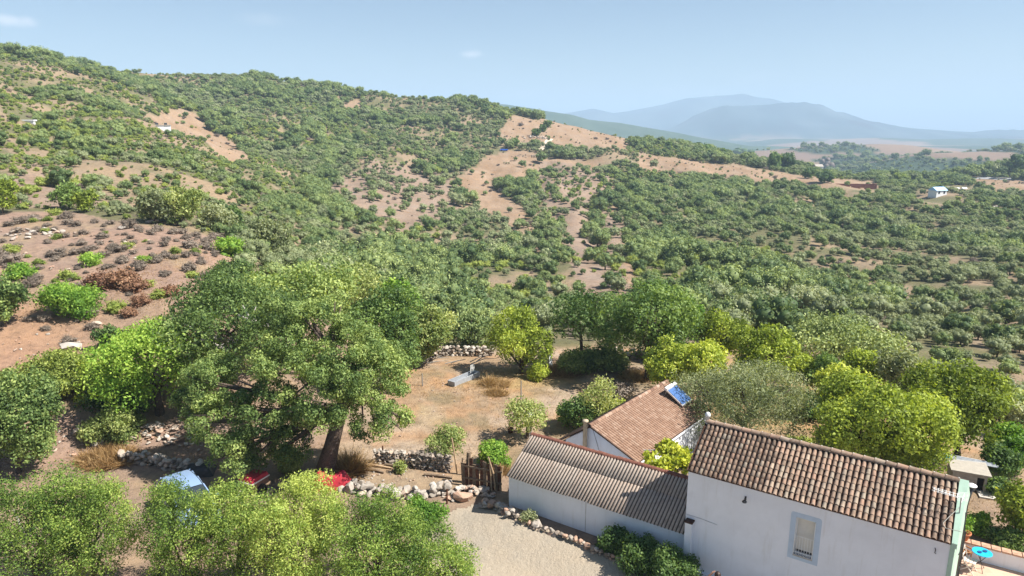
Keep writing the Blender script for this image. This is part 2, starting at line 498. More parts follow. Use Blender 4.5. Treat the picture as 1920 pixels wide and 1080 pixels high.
WOOD = plain('weathered_wood', (.19, .14, .10), .9, 0, .1, .35, 14)
WOOD_PALE = plain('pale_wood', (.42, .30, .19), .8, 0, .2, .2, 14)
RUST = plain('rusted_iron', (.12, .055, .035), .85, .2, .2, .5, 9)
METAL = plain('grey_metal', (.35, .36, .37), .45, .6, .5)
BLACK = plain('black_metal', (.025, .025, .027), .45, .2, .5)
WHITE = plain('white_paint', (.78, .78, .76), .5, 0, .4, .04)
DARK = plain('painted_interior_shade', (.02, .018, .016), .9, 0, .1)
CONC = plain('bare_concrete', (.36, .33, .30), .9, 0, .15, .3, 3)
TERRA = plain('terracotta', (.46, .17, .08), .8, 0, .2, .2, 8)
GREENP = plain('mint_green_render', (.36, .50, .41), .8, 0, .2, .10, 2.5)
RED = plain('red_tarpaulin', (.46, .03, .05), .7, 0, .4, .15)

def glass_mat(name, c, rough=.08):
    t = NT(name); return t.base(c, rough, 0, .9)
GLASS = glass_mat('dark_window_glass', (.03, .04, .05))

# ground material: colours painted per vertex, broken up by noise in the shader
def ground_mat(name, attr=True, colour=None, small=.85):
    t = NT(name)
    w = t.coord('World')
    if attr:
        a = t.new('ShaderNodeAttribute', attribute_name='soil').outputs['Color']
        fr = t.new('ShaderNodeAttribute', attribute_name='nearby').outputs['Fac']
    else:
        a = colour; fr = 1.0
    if attr: a = t.mix(1.0, a, (.84, .875, .90), 'MULTIPLY')
    nb = t.noise(w, .22, 6, .62); ns = t.noise(w, 1.7, 7, .7); nf = t.noise(w, 9, 6, .75)
    c = t.mix(t.ramp(nb, [(.3, (0, 0, 0)), (.7, (1, 1, 1))]), a, t.mix(1.0, a, (1.25, 1.12, .98), 'MULTIPLY'))
    c = t.mix(t.ramp(ns, [(.42, (0, 0, 0)), (.68, (small,) * 3)]), c, t.mix(1.0, a, (.62, .60, .60), 'MULTIPLY'))
    c = t.mix(t.ramp(nf, [(.52, (0, 0, 0)), (.72, (.55, .55, .55))]), c, t.mix(1.0, a, (1.4, 1.36, 1.28), 'MULTIPLY'))
    nk = t.noise(w, 28, 4, .7)
    c = t.mix(t.ramp(nk, [(.60, (0, 0, 0)), (.70, (.7, .7, .7))]), c, t.mix(1.0, a, (.45, .42, .40), 'MULTIPLY'))
    vo = t.new('ShaderNodeTexVoronoi'); vo.inputs['Scale'].default_value = 5.5; t.link(w, vo.inputs['Vector'])
    peb = t.ramp(vo.outputs['Distance'], [(.10, (1, 1, 1)), (.17, (0, 0, 0))])
    c = t.mix(t.mix(1.0, peb, (.6 if not attr else .75,) * 3, 'MULTIPLY'), c, t.mix(1.0, a, (1.25, 1.3, 1.35) if attr else (1.15, 1.13, 1.1), 'MULTIPLY'))
    t.bump(t.math('ADD', t.noise(w, 3.5, 7, .75), t.math('MULTIPLY', nf, .35)), .8, .12)
    return t.base(c, .95, 0, .08)
GROUND = ground_mat('dry_soil')
GRAVEL = ground_mat('pale_gravel', False, (.33, .295, .245), .12)

# ------------------------------------------------------------------ clearings (photo outlines carried onto the terrain)
def poly(pts): return [tuple(P(a, b)[:2]) for a, b in pts]
CLEAR = [
    poly([(240, 215), (330, 203), (375, 215), (395, 250), (440, 262), (470, 300), (455, 312), (400, 285), (350, 255), (300, 240)]),
    poly([(930, 252), (965, 215), (1010, 226), (1100, 242), (1190, 268), (1160, 284), (1090, 286), (1010, 275), (950, 275)]),
    poly([(915, 292), (965, 280), (1015, 292), (1060, 300), (1130, 300), (1120, 316), (1030, 314), (1000, 330), (925, 352), (985, 395), (1000, 425), (960, 425), (880, 372), (850, 345), (880, 318)]),
    poly([(1195, 287), (1290, 300), (1400, 312), (1560, 335), (1640, 338), (1650, 352), (1540, 358), (1420, 345), (1330, 330), (1195, 322)]),
    poly([(1785, 336), (1920, 340), (2060, 345), (2060, 372), (1920, 366), (1850, 360)]),
    poly([(640, 195), (680, 185), (675, 205), (650, 210)]),
    poly([(1142, 335), (1151, 335), (1172, 440), (1198, 540), (1180, 548), (1160, 450)]),
    poly([(1046, 345), (1056, 345), (1086, 440), (1100, 500), (1088, 505), (1070, 440)]),
    poly([(985, 430), (998, 428), (1040, 510), (1028, 515)]),
    poly([(720, 330), (790, 326), (800, 334), (730, 340)]), poly([(610, 352), (680, 348), (690, 356), (615, 362)]), poly([(660, 378), (735, 384), (730, 394), (655, 388)]), poly([(590, 398), (640, 408), (632, 418), (585, 408)]),
]
SPARSE = [
    poly([(1015, 300), (1150, 320), (1135, 360), (1165, 420), (1180, 560), (1090, 560), (1060, 470), (1030, 400), (1000, 340)]),
    poly([(580, 335), (700, 300), (840, 320), (870, 400), (760, 440), (700, 400), (600, 390)]),
    poly([(0, 330), (90, 320), (150, 345), (190, 385), (90, 390), (0, 385)]),
    poly([(1390, 560), (1470, 540), (1520, 600), (1440, 625)]),
    poly([(1100, 315), (1140, 318), (1150, 345), (1120, 345)]),
]
EDGE_PX = [(-600, 398), (0, 398), (120, 396), (200, 412), (300, 428), (430, 455), (450, 520), (560, 560), (700, 625), (860, 655), (1000, 655), (1150, 652), (1300, 655), (1480, 668), (1640, 705), (1760, 745), (1920, 785), (2500, 800)]
EDGE = [tuple(P(max(-400, min(2300, a)), b)[:2]) for a, b in EDGE_PX]
EDGE_TH = np.array([math.atan2(a, b) for a, b in EDGE]); EDGE_R = np.array([math.hypot(a, b) for a, b in EDGE])
def beyond_edge(x, y):
    th = np.arctan2(x, y); r = np.hypot(x, y)
    return r - np.interp(th, EDGE_TH, EDGE_R)

KEEP_OPEN = [(P(a, b).x, P(a, b).y, r_) for a, b, r_ in [(1757, 369, 9), (1533, 322, 7), (1600, 352, 13), (945, 284, 6), (304, 243, 4), (54, 229, 2.5), (156, 270, 2), (1000, 258, 6), (1785, 354, 12)]]
def wood_cover(x, y):
    """0..1, how densely shrubs and trees stand at a point"""
    r = np.hypot(x, y)
    c = np.ones(np.shape(x))
    n = fbm(x / 30, y / 30, 77, 3); n2 = fbm(x / 12, y / 12, 99, 3)
    gul = np.abs(fbm(x / 34 + fbm(y / 60, x / 60, 3, 2), y / 120, 211, 3) - .5) * 2
    c = np.where((gul > .47) & (r > 100) & (n2 > .45), c * .6, c)
    gap = np.abs(fbm(x / 26 + fbm(x / 15, y / 15, 7, 2) * 1.2, y / 34, 151, 3) - .5)
    c = np.where(gap < .018, c * .25, c)
    c = np.where((x / np.maximum(y, 1) < -.24) & (y < 300), np.maximum(c, .93), c)
    for p in SPARSE: c = np.where(in_poly(x, y, p), .38, c)
    c = np.where(n > .63, c * .5, c)
    c = np.where(n2 > .60, c * .42, c)
    for (hx, hy, hr) in KEEP_OPEN: c = np.where((x - hx * (y / hy)) ** 2 * 1.0 + np.where(y < hy, (y - hy) * .30, (y - hy)) ** 2 < hr ** 2, 0, c)
    for p in CLEAR: c = np.where(in_poly(x, y, p), .075, c)
    farw = (fbm(x / 190, y / 120, 55, 4) > .55) * 1.0
    t = (r > 520)
    c = np.where(t, farw, c)
    c = np.where(beyond_edge(x, y) < 1.5, 0, c)
    return c

# ------------------------------------------------------------------ terrain mesh (one sheet to the horizon)
def build_ground():
    th = np.unique(np.concatenate([np.radians(np.arange(-50, 50.01, .2)), np.radians(np.arange(50, 180, 3.0)), np.radians(np.arange(-180, -50, 3.0))]))
    th = th[th > -math.pi + 1e-6]
    ro = np.concatenate([[.5, 3, 6, 9, 12], np.exp(np.arange(math.log(14), math.log(11000), .0175))])
    T, Rr = np.meshgrid(th, ro)
    x, y = Rr * np.sin(T), Rr * np.cos(T)
    z = height(x.ravel(), y.ravel())
    x, y = x.ravel(), y.ravel(); r = np.hypot(x, y)
    n, m = len(ro), len(th)
    i, j = np.meshgrid(np.arange(n - 1), np.arange(m), indexing='ij')
    j2 = (j + 1) % m
    f = np.stack([i * m + j, i * m + j2, (i + 1) * m + j2, (i + 1) * m + j], -1).reshape(-1, 4)[:, ::-1]
    # soil colours
    A = lambda *c: np.array(c)
    n1 = fbm(x / 9, y / 9, 3, 4)[:, None]; n2 = fbm(x / 3, y / 3, 12, 4)[:, None]; n3 = fbm(x / 40, y / 40, 22, 3)[:, None]
    tan, pink, orange, straw, grey = A(.29, .215, .165), A(.31, .215, .17), A(.36, .21, .13), A(.33, .25, .165), A(.28, .23, .18)
    c = tan + (pink - tan) * sstep(.35, .6, n1)
    c = c + (straw - c) * sstep(.52, .68, n2) * .7
    c = c + (orange - c) * sstep(.62, .74, n3) * .6
    be = beyond_edge(x, y)[:, None]
    floor_ = A(.15, .145, .08) + (A(.28, .215, .15) - A(.15, .145, .08)) * sstep(.42, .58, n1)
    c = np.where(be > 0, floor_, c)
    for p in CLEAR: c = np.where(in_poly(x, y, p)[:, None], A(.31, .22, .155) + (n2 - .5) * .12, c)
    for p in SPARSE: c = np.where(in_poly(x, y, p)[:, None], A(.28, .21, .165) + (n2 - .5) * .1, c)
    # orchard yard with dry grass and bare patches
    yard = (be[:, 0] < 0) & (x > -9) & (y > 31)
    yc = A(.33, .235, .155) + (A(.40, .31, .235) - A(.33, .235, .155)) * sstep(.4, .62, n2)
    yc = yc + (A(.36, .27, .13) - yc) * sstep(.55, .68, n1) * .7
    yb = (sstep(-12, -6, x) * sstep(29, 33, y) * sstep(2, -1, be[:, 0]))[:, None]
    n4 = fbm(x / 1.3 + y * .25, y / .9, 205, 4)[:, None]
    yc = yc + (A(.40, .235, .13) - yc) * sstep(.50, .62, n4) * .55
    yc = yc + (A(.20, .165, .10) - yc) * sstep(.56, .68, fbm(x / 2.2, y / 1.6, 215, 4)[:, None]) * .6
    c = c * (1 - yb) + yc * yb
    # far country: fields and woods
    fields = A(.20, .14, .12) + (A(.30, .225, .17) - A(.20, .14, .12)) * fbm(x / 260, y / 150, 61, 2)[:, None]
    wood = A(.05, .08, .05) + (fbm(x / 45, y / 30, 41, 4)[:, None] - .5) * .05
    wd = sstep(.53, .56, fbm(x / 190, y / 120, 55, 4))[:, None]
    hill_w = sstep(.44, .50, fbm(x / 300, y / 260, 83, 4))[:, None]
    farc = fields + (wood - fields) * np.where(r[:, None] > 1500, hill_w, wd)
    ridge = ((r > 1800) & (r < 2900) & (x < 900))[:, None]
    farc = np.where(ridge, wood * 1.2, farc)
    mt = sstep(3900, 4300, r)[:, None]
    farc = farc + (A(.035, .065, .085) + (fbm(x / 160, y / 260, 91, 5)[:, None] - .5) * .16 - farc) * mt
    t = sstep(500, 580, r)[:, None]
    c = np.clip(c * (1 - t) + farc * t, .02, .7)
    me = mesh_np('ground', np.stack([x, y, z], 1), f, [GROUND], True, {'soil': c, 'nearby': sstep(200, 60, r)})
    return tag(link('ground', me), 'dry reddish tan hillsides, fields and far mountains', kind='structure')
build_ground()

# gravel courtyard: a sheet on the level platform
GP = [P(a, b) for a, b in [(812, 985), (838, 962), (880, 950), (915, 946), (950, 958), (1000, 985), (1060, 1010), (1130, 1045), (1200, 1060), (1290, 1068)]]
GPOLY = [(p.x, p.y) for p in GP] + [(12.2, 16.6), (14, 12), (4, 6), (-8, 8), (-8.5, 16), (-5.2, 21)]
def build_gravel():
    s = .16
    xs = np.arange(-10, 15, s); ys = np.arange(5, 30, s)
    X, Y = np.meshgrid(xs, ys)
    wob = (fbm(X / .7, Y / .7, 6, 3) - .5) * .5
    keep = in_poly(X + wob, Y + wob[::-1], GPOLY)
    idx = -np.ones(X.shape, int)
    vx, vy, fs = [], [], []
    def vid(i, j):
        if idx[i, j] < 0: idx[i, j] = len(vx); vx.append(X[i, j]); vy.append(Y[i, j])
        return idx[i, j]
    for i in range(X.shape[0] - 1):
        for j in range(X.shape[1] - 1):
            if keep[i, j]: fs.append((vid(i, j), vid(i, j + 1), vid(i + 1, j + 1), vid(i + 1, j)))
    vx, vy = np.array(vx), np.array(vy)
    z = height(vx, vy) + .035 + (fbm(vx / 1.5, vy / 1.5, 4, 2) - .5) * .02
    me = mesh_np('gravel_courtyard', np.stack([vx, vy, z], 1), fs, [GRAVEL], True)
    tag(link('gravel_courtyard', me), 'pale beige gravel courtyard in front of the white walls', kind='structure')
build_gravel()

# ------------------------------------------------------------------ foliage
def unit(v): return v / np.maximum(np.linalg.norm(v, axis=-1, keepdims=True), 1e-9)

def clumps(lobes, per, rc, seed, low=-.55):
    """small leaf clumps spread over the surface of each lobe (cx,cy,cz,rx,ry,rz)"""
    g = np.random.default_rng(seed); out = []
    tot = np.mean([l[3] * l[5] for l in lobes])
    for l in lobes:
        c, r = np.array(l[:3]), np.array(l[3:6])
        m = max(5, int(per * (l[3] * l[5]) / tot))
        d = unit(g.normal(size=(m * 2, 3))); d = d[d[:, 2] > low][:m]
        rad = .62 + .30 * g.random(len(d))[:, None]
        p = c + d * r * rad
        k = rc * (.65 + .7 * g.random(len(d)))
        lt = g.random()
        out.append(np.concatenate([p, k[:, None], .45 * lt + .55 * g.random((len(d), 1))], 1))
    return np.concatenate(out)

def leaf_cards(cl, n, leaf, seed, spread=.75, aspect=.55, droop=0.0, cull=None, lift=.25):
    g = np.random.default_rng(seed)
    w = cl[:, 3] ** 2; w = w / w.sum()
    ci = g.choice(len(cl), n, p=w)
    d = unit(g.normal(size=(n, 3)) + np.array([0, 0, lift]))
    rr = 1 - .45 * g.random(n) ** 2
    p = cl[ci, :3] + d * (cl[ci, 3] * rr)[:, None] * np.array([1, 1, .85])
    p = p + (g.random((n, 3)) - .5) * leaf
    if cull is not None:
        keep = np.ones(n, bool)
        for l in cull:
            q = (p - np.array(l[:3])) / np.array(l[3:6])
            keep &= (q ** 2).sum(1) > .50 ** 2
        p, d, ci = p[keep], d[keep], ci[keep]; n = len(p)
    nor = unit(d + g.normal(size=(n, 3)) * spread)
    t = unit(np.cross(nor, g.normal(size=(n, 3))))
    if droop: t = unit(t + np.array([0, 0, -droop]))
    b = np.cross(nor, t)
    s = (leaf * (.6 + .8 * g.random(n)))[:, None]
    v = np.stack([p - t * s * .5, p + b * s * aspect * .5 + t * s * .05, p + t * s * .5 - nor * s * .12, p - b * s * aspect * .5 + t * s * .05], 1).reshape(-1, 3)
    f = np.arange(n * 4).reshape(n, 4)
    tone = .50 + (cl[ci, 4] - .5) * .75 + (g.random(n) - .5) * .42
    return v, f, np.repeat(tone, 4)

_ico = None
def ico(sub=2):
    bm = bmesh.new(); bmesh.ops.create_icosphere(bm, subdivisions=sub, radius=1)
    v = np.array([x.co[:] for x in bm.verts]); f = np.array([[y.index for y in x.verts] for x in bm.faces]); bm.free(); return v, f
ICO2 = ico(2)

def crown_mesh(name, mat, lobes, per, rc, n, leaf, seed, core=.72, aspect=.55, spread=.75, low=-.55, droop=0, lift=.25):
    cl = clumps(lobes, per, rc, seed, low)
    v, f, t = leaf_cards(cl, n, leaf, seed + 1, spread, aspect, droop, lobes, lift)
    f = np.concatenate([f[:, [0, 1, 2]], f[:, [0, 2, 3]]])
    if core:
        iv, if_ = ICO2
        g = np.random.default_rng(seed + 5)
        for l in lobes:
            q = iv * (1 + (g.random((len(iv), 1)) - .5) * .35) * np.array(l[3:6]) * core + np.array(l[:3])
            f = np.concatenate([f, if_ + len(v)]); v = np.concatenate([v, q]); t = np.concatenate([t, .15 + .3 * g.random(len(q))])
    return mesh_np(name, v, f, [mat], False, {'tone': t})

def auto_lobes(w, d, h, zc, seed, n=6, main=.62, sq=.8):
    """an uneven crown: one body and several bulges. w,d,h are full sizes, zc the centre height"""
    g = np.random.default_rng(seed)
    L = [(0, 0, zc, w / 2 * main * 1.15, d / 2 * main * 1.15, h / 2 * main * 1.2)]
    for k in range(n):
        a = 2 * math.pi * (k + g.random() * .6) / n
        e = (g.random() - .38) * 1.1
        rr = .27 + .16 * g.random()
        L.append((math.cos(a) * w / 2 * (1 - rr) * math.cos(e * .8), math.sin(a) * d / 2 * (1 - rr) * math.cos(e * .8), zc + math.sin(e) * h / 2 * (1 - rr) * 1.1,
                  w / 2 * (rr + .12), d / 2 * (rr + .12), h / 2 * (rr + .18)))
    for k in range(3):
        a = 2.1 * k + g.random() * 2; L.append((math.cos(a) * w * .26, math.sin(a) * d * .26, zc - h * .24, w * .22, d * .22, h * .24))
    L.append(((g.random() - .5) * w * .3, (g.random() - .5) * d * .3, zc + h * .24, w * .24, d * .24, h * .27))
    return L

def trunk_mb(base_r, lobes, h_fork, lean=(0, 0), seed=0, limbs=5, thin=1.0):
    g = random.Random(seed)
    m = MB()
    fork = Vector((lean[0], lean[1], h_fork))
    m.tube([(0, 0, -.4), (lean[0] * .15, lean[1] * .15, h_fork * .25), (lean[0] * .6, lean[1] * .6, h_fork * .65), fork], [base_r * 1.35, base_r, base_r * .85, base_r * .75], 9)
    for l in sorted(lobes, key=lambda q: -q[3])[:limbs]:
        c = Vector(l[:3])
        mid = fork.lerp(c, .5) + Vector((g.uniform(-.3, .3), g.uniform(-.3, .3), g.uniform(-.1, .3)))
        m.tube([fork - Vector((0, 0, .1)), mid, c, c + (c - fork) * .25], [base_r * .55 * thin, base_r * .4 * thin, base_r * .22 * thin, base_r * .06], 6)
        for _ in range(2):
            e = c + Vector((g.uniform(-1, 1) * l[3], g.uniform(-1, 1) * l[4], g.uniform(-.2, 1) * l[5])) * .8
            m.tube([mid, mid.lerp(e, .55) + Vector((0, 0, .1)), e], [base_r * .26 * thin, base_r * .16 * thin, base_r * .04], 5)
    return m

def tree(label, base, ccx, ccy, wpx, hpx, mat, seed, n=12000, leaf=.15, name='tree', cat='tree', group=None, depth=1.0, trunk_r=None,
         per=38, rc=.15, core=.45, lobes_n=6, fork=None, bark=None, aspect=.55, droop=0, at=None, spread=.5, low=-.55):
    """a tree standing at the ground seen under it; the crown's size and height follow from its distance"""
    b = at if at is not None else P(*base)
    a, r = px_ratio(ccx, ccy)
    zc = CAM_H - r * b.y - b.z
    dep = b.y * math.cos(PITCH) + (CAM_H - b.z - zc) * math.sin(PITCH)
    w = wpx * dep / F; h = hpx * dep / F / .95
    zc = max(zc, h * .42)
    dx = a * b.y - b.x
    root = thing(name, label, cat, b, 0, group)
    lobes = auto_lobes(w, w * depth, h, zc, seed, lobes_n)
    lobes = [(l[0] + dx, l[1], l[2], *l[3:]) for l in lobes]
    me = crown_mesh('crown', LM[mat], lobes, per, rc * w * .5 + .12, int(n * 1.1), leaf, seed, core if leaf > .6 else 0, aspect, spread, low, droop)
    link('crown', me, root)
    tr = trunk_r or max(.08, w * .035)
    trunk_mb(tr, lobes, fork or max(.5, zc - h * .33), (dx * .6, 0), seed).build('trunk', bark or BARK, root, True)
    return root

def bush(label, base, wpx, hpx, mat, seed, n=3000, leaf=.12, name='shrub', cat='shrub', group=None, depth=.9, core=.5, at=None, per=26, rc=.20, aspect=.55, droop=0, spread=.5, lobes_n=4):
    b = at if at is not None else P(*base)
    dep = b.y * math.cos(PITCH) + (CAM_H - b.z) * math.sin(PITCH)
    w = wpx * dep / F; h = hpx * dep / F
    me_l = auto_lobes(w, w * depth, h * 1.15, h * .42, seed, lobes_n)
    me = crown_mesh(name, LM[mat], me_l, per, rc * w * .5 + .05, n, leaf, seed, core, aspect, spread, -.3, droop)
    return tag(link(name, me, None, b - Vector((0, 0, .05))), label, cat, group)

# ---- woodland across the valley
KINDS = [
    ('hill_a', 'evergreen_oak', 'round dark green evergreen oak in the dense woodland across the valley', 'dark evergreen oaks across the valley', 'tree'),
    ('hill_b', 'wild_olive', 'grey green wild olive in the woodland across the valley', 'grey green wild olives across the valley', 'tree'),
    ('hill_c', 'mastic_shrub', 'yellowish green bushy shrub in the woodland across the valley', 'yellowish green shrubs across the valley', 'shrub'),
    ('hill_d', 'dry_shrub', 'bare brownish dry shrub between the green trees across the valley', 'dry brown shrubs across the valley', 'shrub'),
]
HILL = []
for k, (mt, nm, lab, grp, cat_) in enumerate(KINDS):
    vs = []
    for v in range(4):
        sd = 500 + k * 40 + v * 7
        sq = (.86, .82, .72, .5)[k]
        L = auto_lobes(2.0, 2.0, 2.0 * sq, 1.0 * sq + (.28, .2, 0, 0)[k], sd, 6)
        vs.append(crown_mesh('crown', LM[mt], L, 20, .24, (1250, 1150, 1150, 800)[k], (.135, .13, .135, .15)[k], sd, .66 if k < 3 else .45, spread=.45))
    HILL.append(vs)
HILL_TRUNK = []
for v in range(3):
    m = MB(); g = random.Random(v)
    m.tube([(0, 0, -.3), (g.uniform(-.05, .05), 0, .3), (g.uniform(-.12, .12), g.uniform(-.1, .1), .8)], [.10, .075, .06], 6)
    m.tube([(0, 0, .3), (.25, .1, .7), (.5, .2, .95)], [.06, .04, .02], 5)
    m.tube([(0, 0, .35), (-.2, -.15, .75), (-.45, -.2, 1.0)], [.05, .035, .02], 5)
    HILL_TRUNK.append(m.mesh('trunk', BARK, True))

SHORT = ['dark green evergreen oak', 'grey green wild olive', 'yellowish green shrub', 'dry brown shrub']
def woodland():
    g = np.random.default_rng(21)
    pts = []
    # jittered grid, then thinned by the cover map
    for (y0, y1, s, rmax) in [(40, 520, 1.95, 540), (40, 300, 1.85, 299), (500, 1350, 8.5, 1400)]:
        ys = np.arange(y0, y1, s); xs = np.arange(-y1 * .86, y1 * .86, s)
        X, Y = np.meshgrid(xs, ys); X = X.ravel(); Y = Y.ravel()
        k = (np.abs(X) < Y * .84 + 14); X, Y = X[k], Y[k]
        X = X + (g.random(len(X)) - .5) * s * .9; Y = Y + (g.random(len(Y)) - .5) * s * .9
        r = np.hypot(X, Y)
        if s < 1.9: k0 = (X / np.maximum(Y, 1) < -.26 + .1 * (fbm(X / 20, Y / 20, 5, 2) - .5)); X, Y, r = X[k0], Y[k0], r[k0]
        k = (r < rmax) & ((r > 560) if y0 > 400 else (r < 545)) & (g.random(len(X)) < wood_cover(X, Y) * .97)
        pts.append(np.stack([X[k], Y[k], np.full(k.sum(), s)], 1))
    pts = np.concatenate(pts)
    X, Y, S = pts.T
    Z = height(X, Y)
    far = S > 5
    n = len(X)
    mixn = fbm(X / 45, Y / 45, 13, 3) + (g.random(n) - .5) * .42
    side = np.clip(X / np.maximum(Y, 1), -1, 1)           # greyer olives towards the right, scrub to the left
    kind = np.where(mixn + side * .12 > .60, 1, np.where(mixn + side * .22 < .40, 2, 0))
    gul = np.abs(fbm(X / 34 + fbm(Y / 60, X / 60, 3, 2), Y / 120, 211, 3) - .5) * 2
    kind = np.where((gul < .10) & (Y > 100) & (g.random(n) < .6), 0, kind)
    kind = np.where(g.random(n) < .085, 3, kind)
    kind = np.where((side < -.42) & (Y < 260) & (g.random(n) < .45), np.where(g.random(n) < .25, 3, 2), kind)
    clear = np.zeros(n, bool)
    for p in CLEAR: clear |= in_poly(X, Y, p)
    big = np.array([1.5, 1.36, 1.08, .85])[kind]
    sc = big * (.42 + 1.0 * g.random(n) ** 1.7) * (.85 + .6 * (gul < .12))
    spur = (side < -.30) & (Y < 280)
    sc = np.where(spur, sc * .60, sc); sc = np.where(S < 1.9, sc * .8, sc)
    sc = np.where(Y < 100, sc * .85, sc)
    kind = np.where(clear & (g.random(n) < .4), 3, kind); sc = np.where(clear & (g.random(n) < .75), sc * .36, sc)
    sc = np.where(far, sc * 1.9, sc)
    rot = g.random(n) * 6.283
    var = g.integers(0, 4, n)
    # the ones that show largest stand on their own
    u, v, dep = to_px(X, Y, Z + sc)
    edge = np.interp(u, [0, 430, 470, 700, 760, 1000, 1040, 1300, 1500, 1700, 1800, 1920], [385, 400, 470, 525, 590, 600, 545, 545, 610, 660, 700, 745])
    vis = (u > -8) & (u < 1928) & (v < edge + 6) & (v > 60) & ~far
    size = np.where(vis, sc / dep, 0)
    chosen = np.zeros(n, bool)
    for k in range(4):
        idx = np.where((kind == k) & vis)[0]
        idx = idx[np.argsort(-size[idx])][:(290, 290, 290, 120)[k]]
        chosen[idx] = True
    for i in np.where(chosen)[0]:
        k = int(kind[i]); mt, nm, lab, grp, cat_ = KINDS[k]
        o = bpy.data.objects.new(nm, None) if k < 2 else bpy.data.objects.new(nm, HILL[k][var[i]])
        COL.objects.link(o)
        o.location = (X[i], Y[i], Z[i] - .05); o.rotation_euler = (0, 0, rot[i]); o.scale = (sc[i],) * 3
        if u[i] < 430: place = 'on the left spur above the bare slope' if Y[i] < 190 else 'high on the far left hillside'
        elif Y[i] > 250: place = 'high on the hillside near the tan clearings'
        elif u[i] < 1000: place = 'on the valley side behind the big cork oak' if Y[i] < 150 else 'in the middle of the opposite slope'
        elif u[i] < 1400: place = 'on the slope above the low tiled house' if Y[i] < 150 else 'among the bare streaks of the middle slope'
        else: place = 'on the right slope above the round yellow trees' if Y[i] < 150 else 'on the far right slope below the white house'
        sz = 'large' if sc[i] > big[i] * .95 else ('small' if sc[i] < big[i] * .62 else 'middling')
        tag(o, sz + ' ' + SHORT[k] + ' ' + place, cat_, SHORT[k] + 's ' + place)
        if k < 2:
            link('crown', HILL[k][var[i]], o); link('trunk', HILL_TRUNK[i % 3], o)
    # everything else is one mass
    rest = ~chosen
    lib = bpy.data.collections.new('woodland_kinds')
    nodes = []
    for k in range(4):
        for v_ in range(4):
            o = bpy.data.objects.new('woodland_kind_%02d' % (k * 4 + v_), HILL[k][v_]); lib.objects.link(o)
    me = bpy.data.meshes.new('woodland')
    q = np.stack([X, Y, Z - .05], 1)[rest]
    me.vertices.add(len(q)); me.vertices.foreach_set('co', q.astype(np.float32).ravel())
    for an, arr in (('size', sc[rest]), ('turn', rot[rest])):
        a = me.attributes.new(an, 'FLOAT', 'POINT'); a.data.foreach_set('value', arr.astype(np.float32))
    a = me.attributes.new('pick', 'INT', 'POINT'); a.data.foreach_set('value', (kind * 4 + var)[rest].astype(np.int32))
    o = link('woodland', me)
    tag(o, 'dense mass of evergreen oaks, wild olives and scrub covering the hillsides', kind='stuff')
    ng = bpy.data.node_groups.new('scatter', 'GeometryNodeTree')
    ng.interface.new_socket('Geometry', in_out='INPUT', socket_type='NodeSocketGeometry')
    ng.interface.new_socket('Geometry', in_out='OUTPUT', socket_type='NodeSocketGeometry')
    N = ng.nodes.new; Lk = ng.links.new
    gi, go = N('NodeGroupInput'), N('NodeGroupOutput')
    ci = N('GeometryNodeCollectionInfo'); ci.inputs['Collection'].default_value = lib
    ci.inputs['Separate Children'].default_value = True; ci.inputs['Reset Children'].default_value = True
    ip = N('GeometryNodeInstanceOnPoints'); ip.inputs['Pick Instance'].default_value = True
    def attr(nm, ty):
        a = N('GeometryNodeInputNamedAttribute'); a.data_type = ty; a.inputs['Name'].default_value = nm; return a.outputs['Attribute']
    cx = N('ShaderNodeCombineXYZ'); Lk(attr('turn', 'FLOAT'), cx.inputs['Z'])
    er = N('FunctionNodeEulerToRotation'); Lk(cx.outputs[0], er.inputs[0])
    mp = N('GeometryNodeMeshToPoints')
    Lk(gi.outputs[0], ip.inputs['Points']); Lk(ci.outputs[0], ip.inputs['Instance'])
    Lk(attr('pick', 'INT'), ip.inputs['Instance Index']); Lk(er.outputs[0], ip.inputs['Rotation']); Lk(attr('size', 'FLOAT'), ip.inputs['Scale'])
    Lk(ip.outputs[0], go.inputs[0])
    ng.nodes.remove(mp)
    md = o.modifiers.new('scatter', 'NODES'); md.node_group = ng
    print('woodland points', n, 'individuals', int(chosen.sum()))
woodland()

# ------------------------------------------------------------------ white two-storey house
def frame2(origin, along):
    """a frame with X along the facade, Y into the building"""
    rz = math.atan2(along.y, along.x)
    return rz

E1 = at_z(1291, 882, 4.6)
E2 = at_z(1783, 1019, 4.6)
HD = (E2 - E1).normalized(); HL = (E2 - E1).length
HRZ = math.atan2(HD.y, HD.x)
HP = Vector((-HD.y, HD.x, 0))
def house_local(px, py, yoff):
    """point of the vertical plane at local y=yoff seen at a pixel -> local x, z"""
    d = Vector(px_dir(px, py)); o = Vector((0, 0, CAM_H)); p0 = Vector((E1.x, E1.y, 0)) + HP * yoff
    t = (p0 - o).dot(HP) / d.dot(HP); q = o + d * t
    return (q - p0).dot(HD), q.z

def barrel(L=.30, r0=.088, r1=.072, th=.012, seg=6):
    """a curved clay tile: convex side up, wide end down the slope (towards -Y)"""
    v = []; f = []
    for (y, r) in ((-L * .5, r0), (L * .5, r1)):
        for rr in (r, r - th):
            for k in range(seg + 1):
                a = math.pi * k / seg
                v.append((-math.cos(a) * rr, y, math.sin(a) * rr * 1.0))
    n = seg + 1
    A0, A1, B0, B1 = 0, n, 2 * n, 3 * n
    for k in range(seg):
        f.append((A0 + k, A0 + k + 1, B0 + k + 1, B0 + k))
        f.append((A0 + k, A1 + k, A1 + k + 1, A0 + k + 1))
    return v, f

def mat_rows(origin, ax, ay, az):
    return Matrix(((ax.x, ay.x, az.x, origin.x), (ax.y, ay.y, az.y, origin.y), (ax.z, ay.z, az.z, origin.z), (0, 0, 0, 1)))

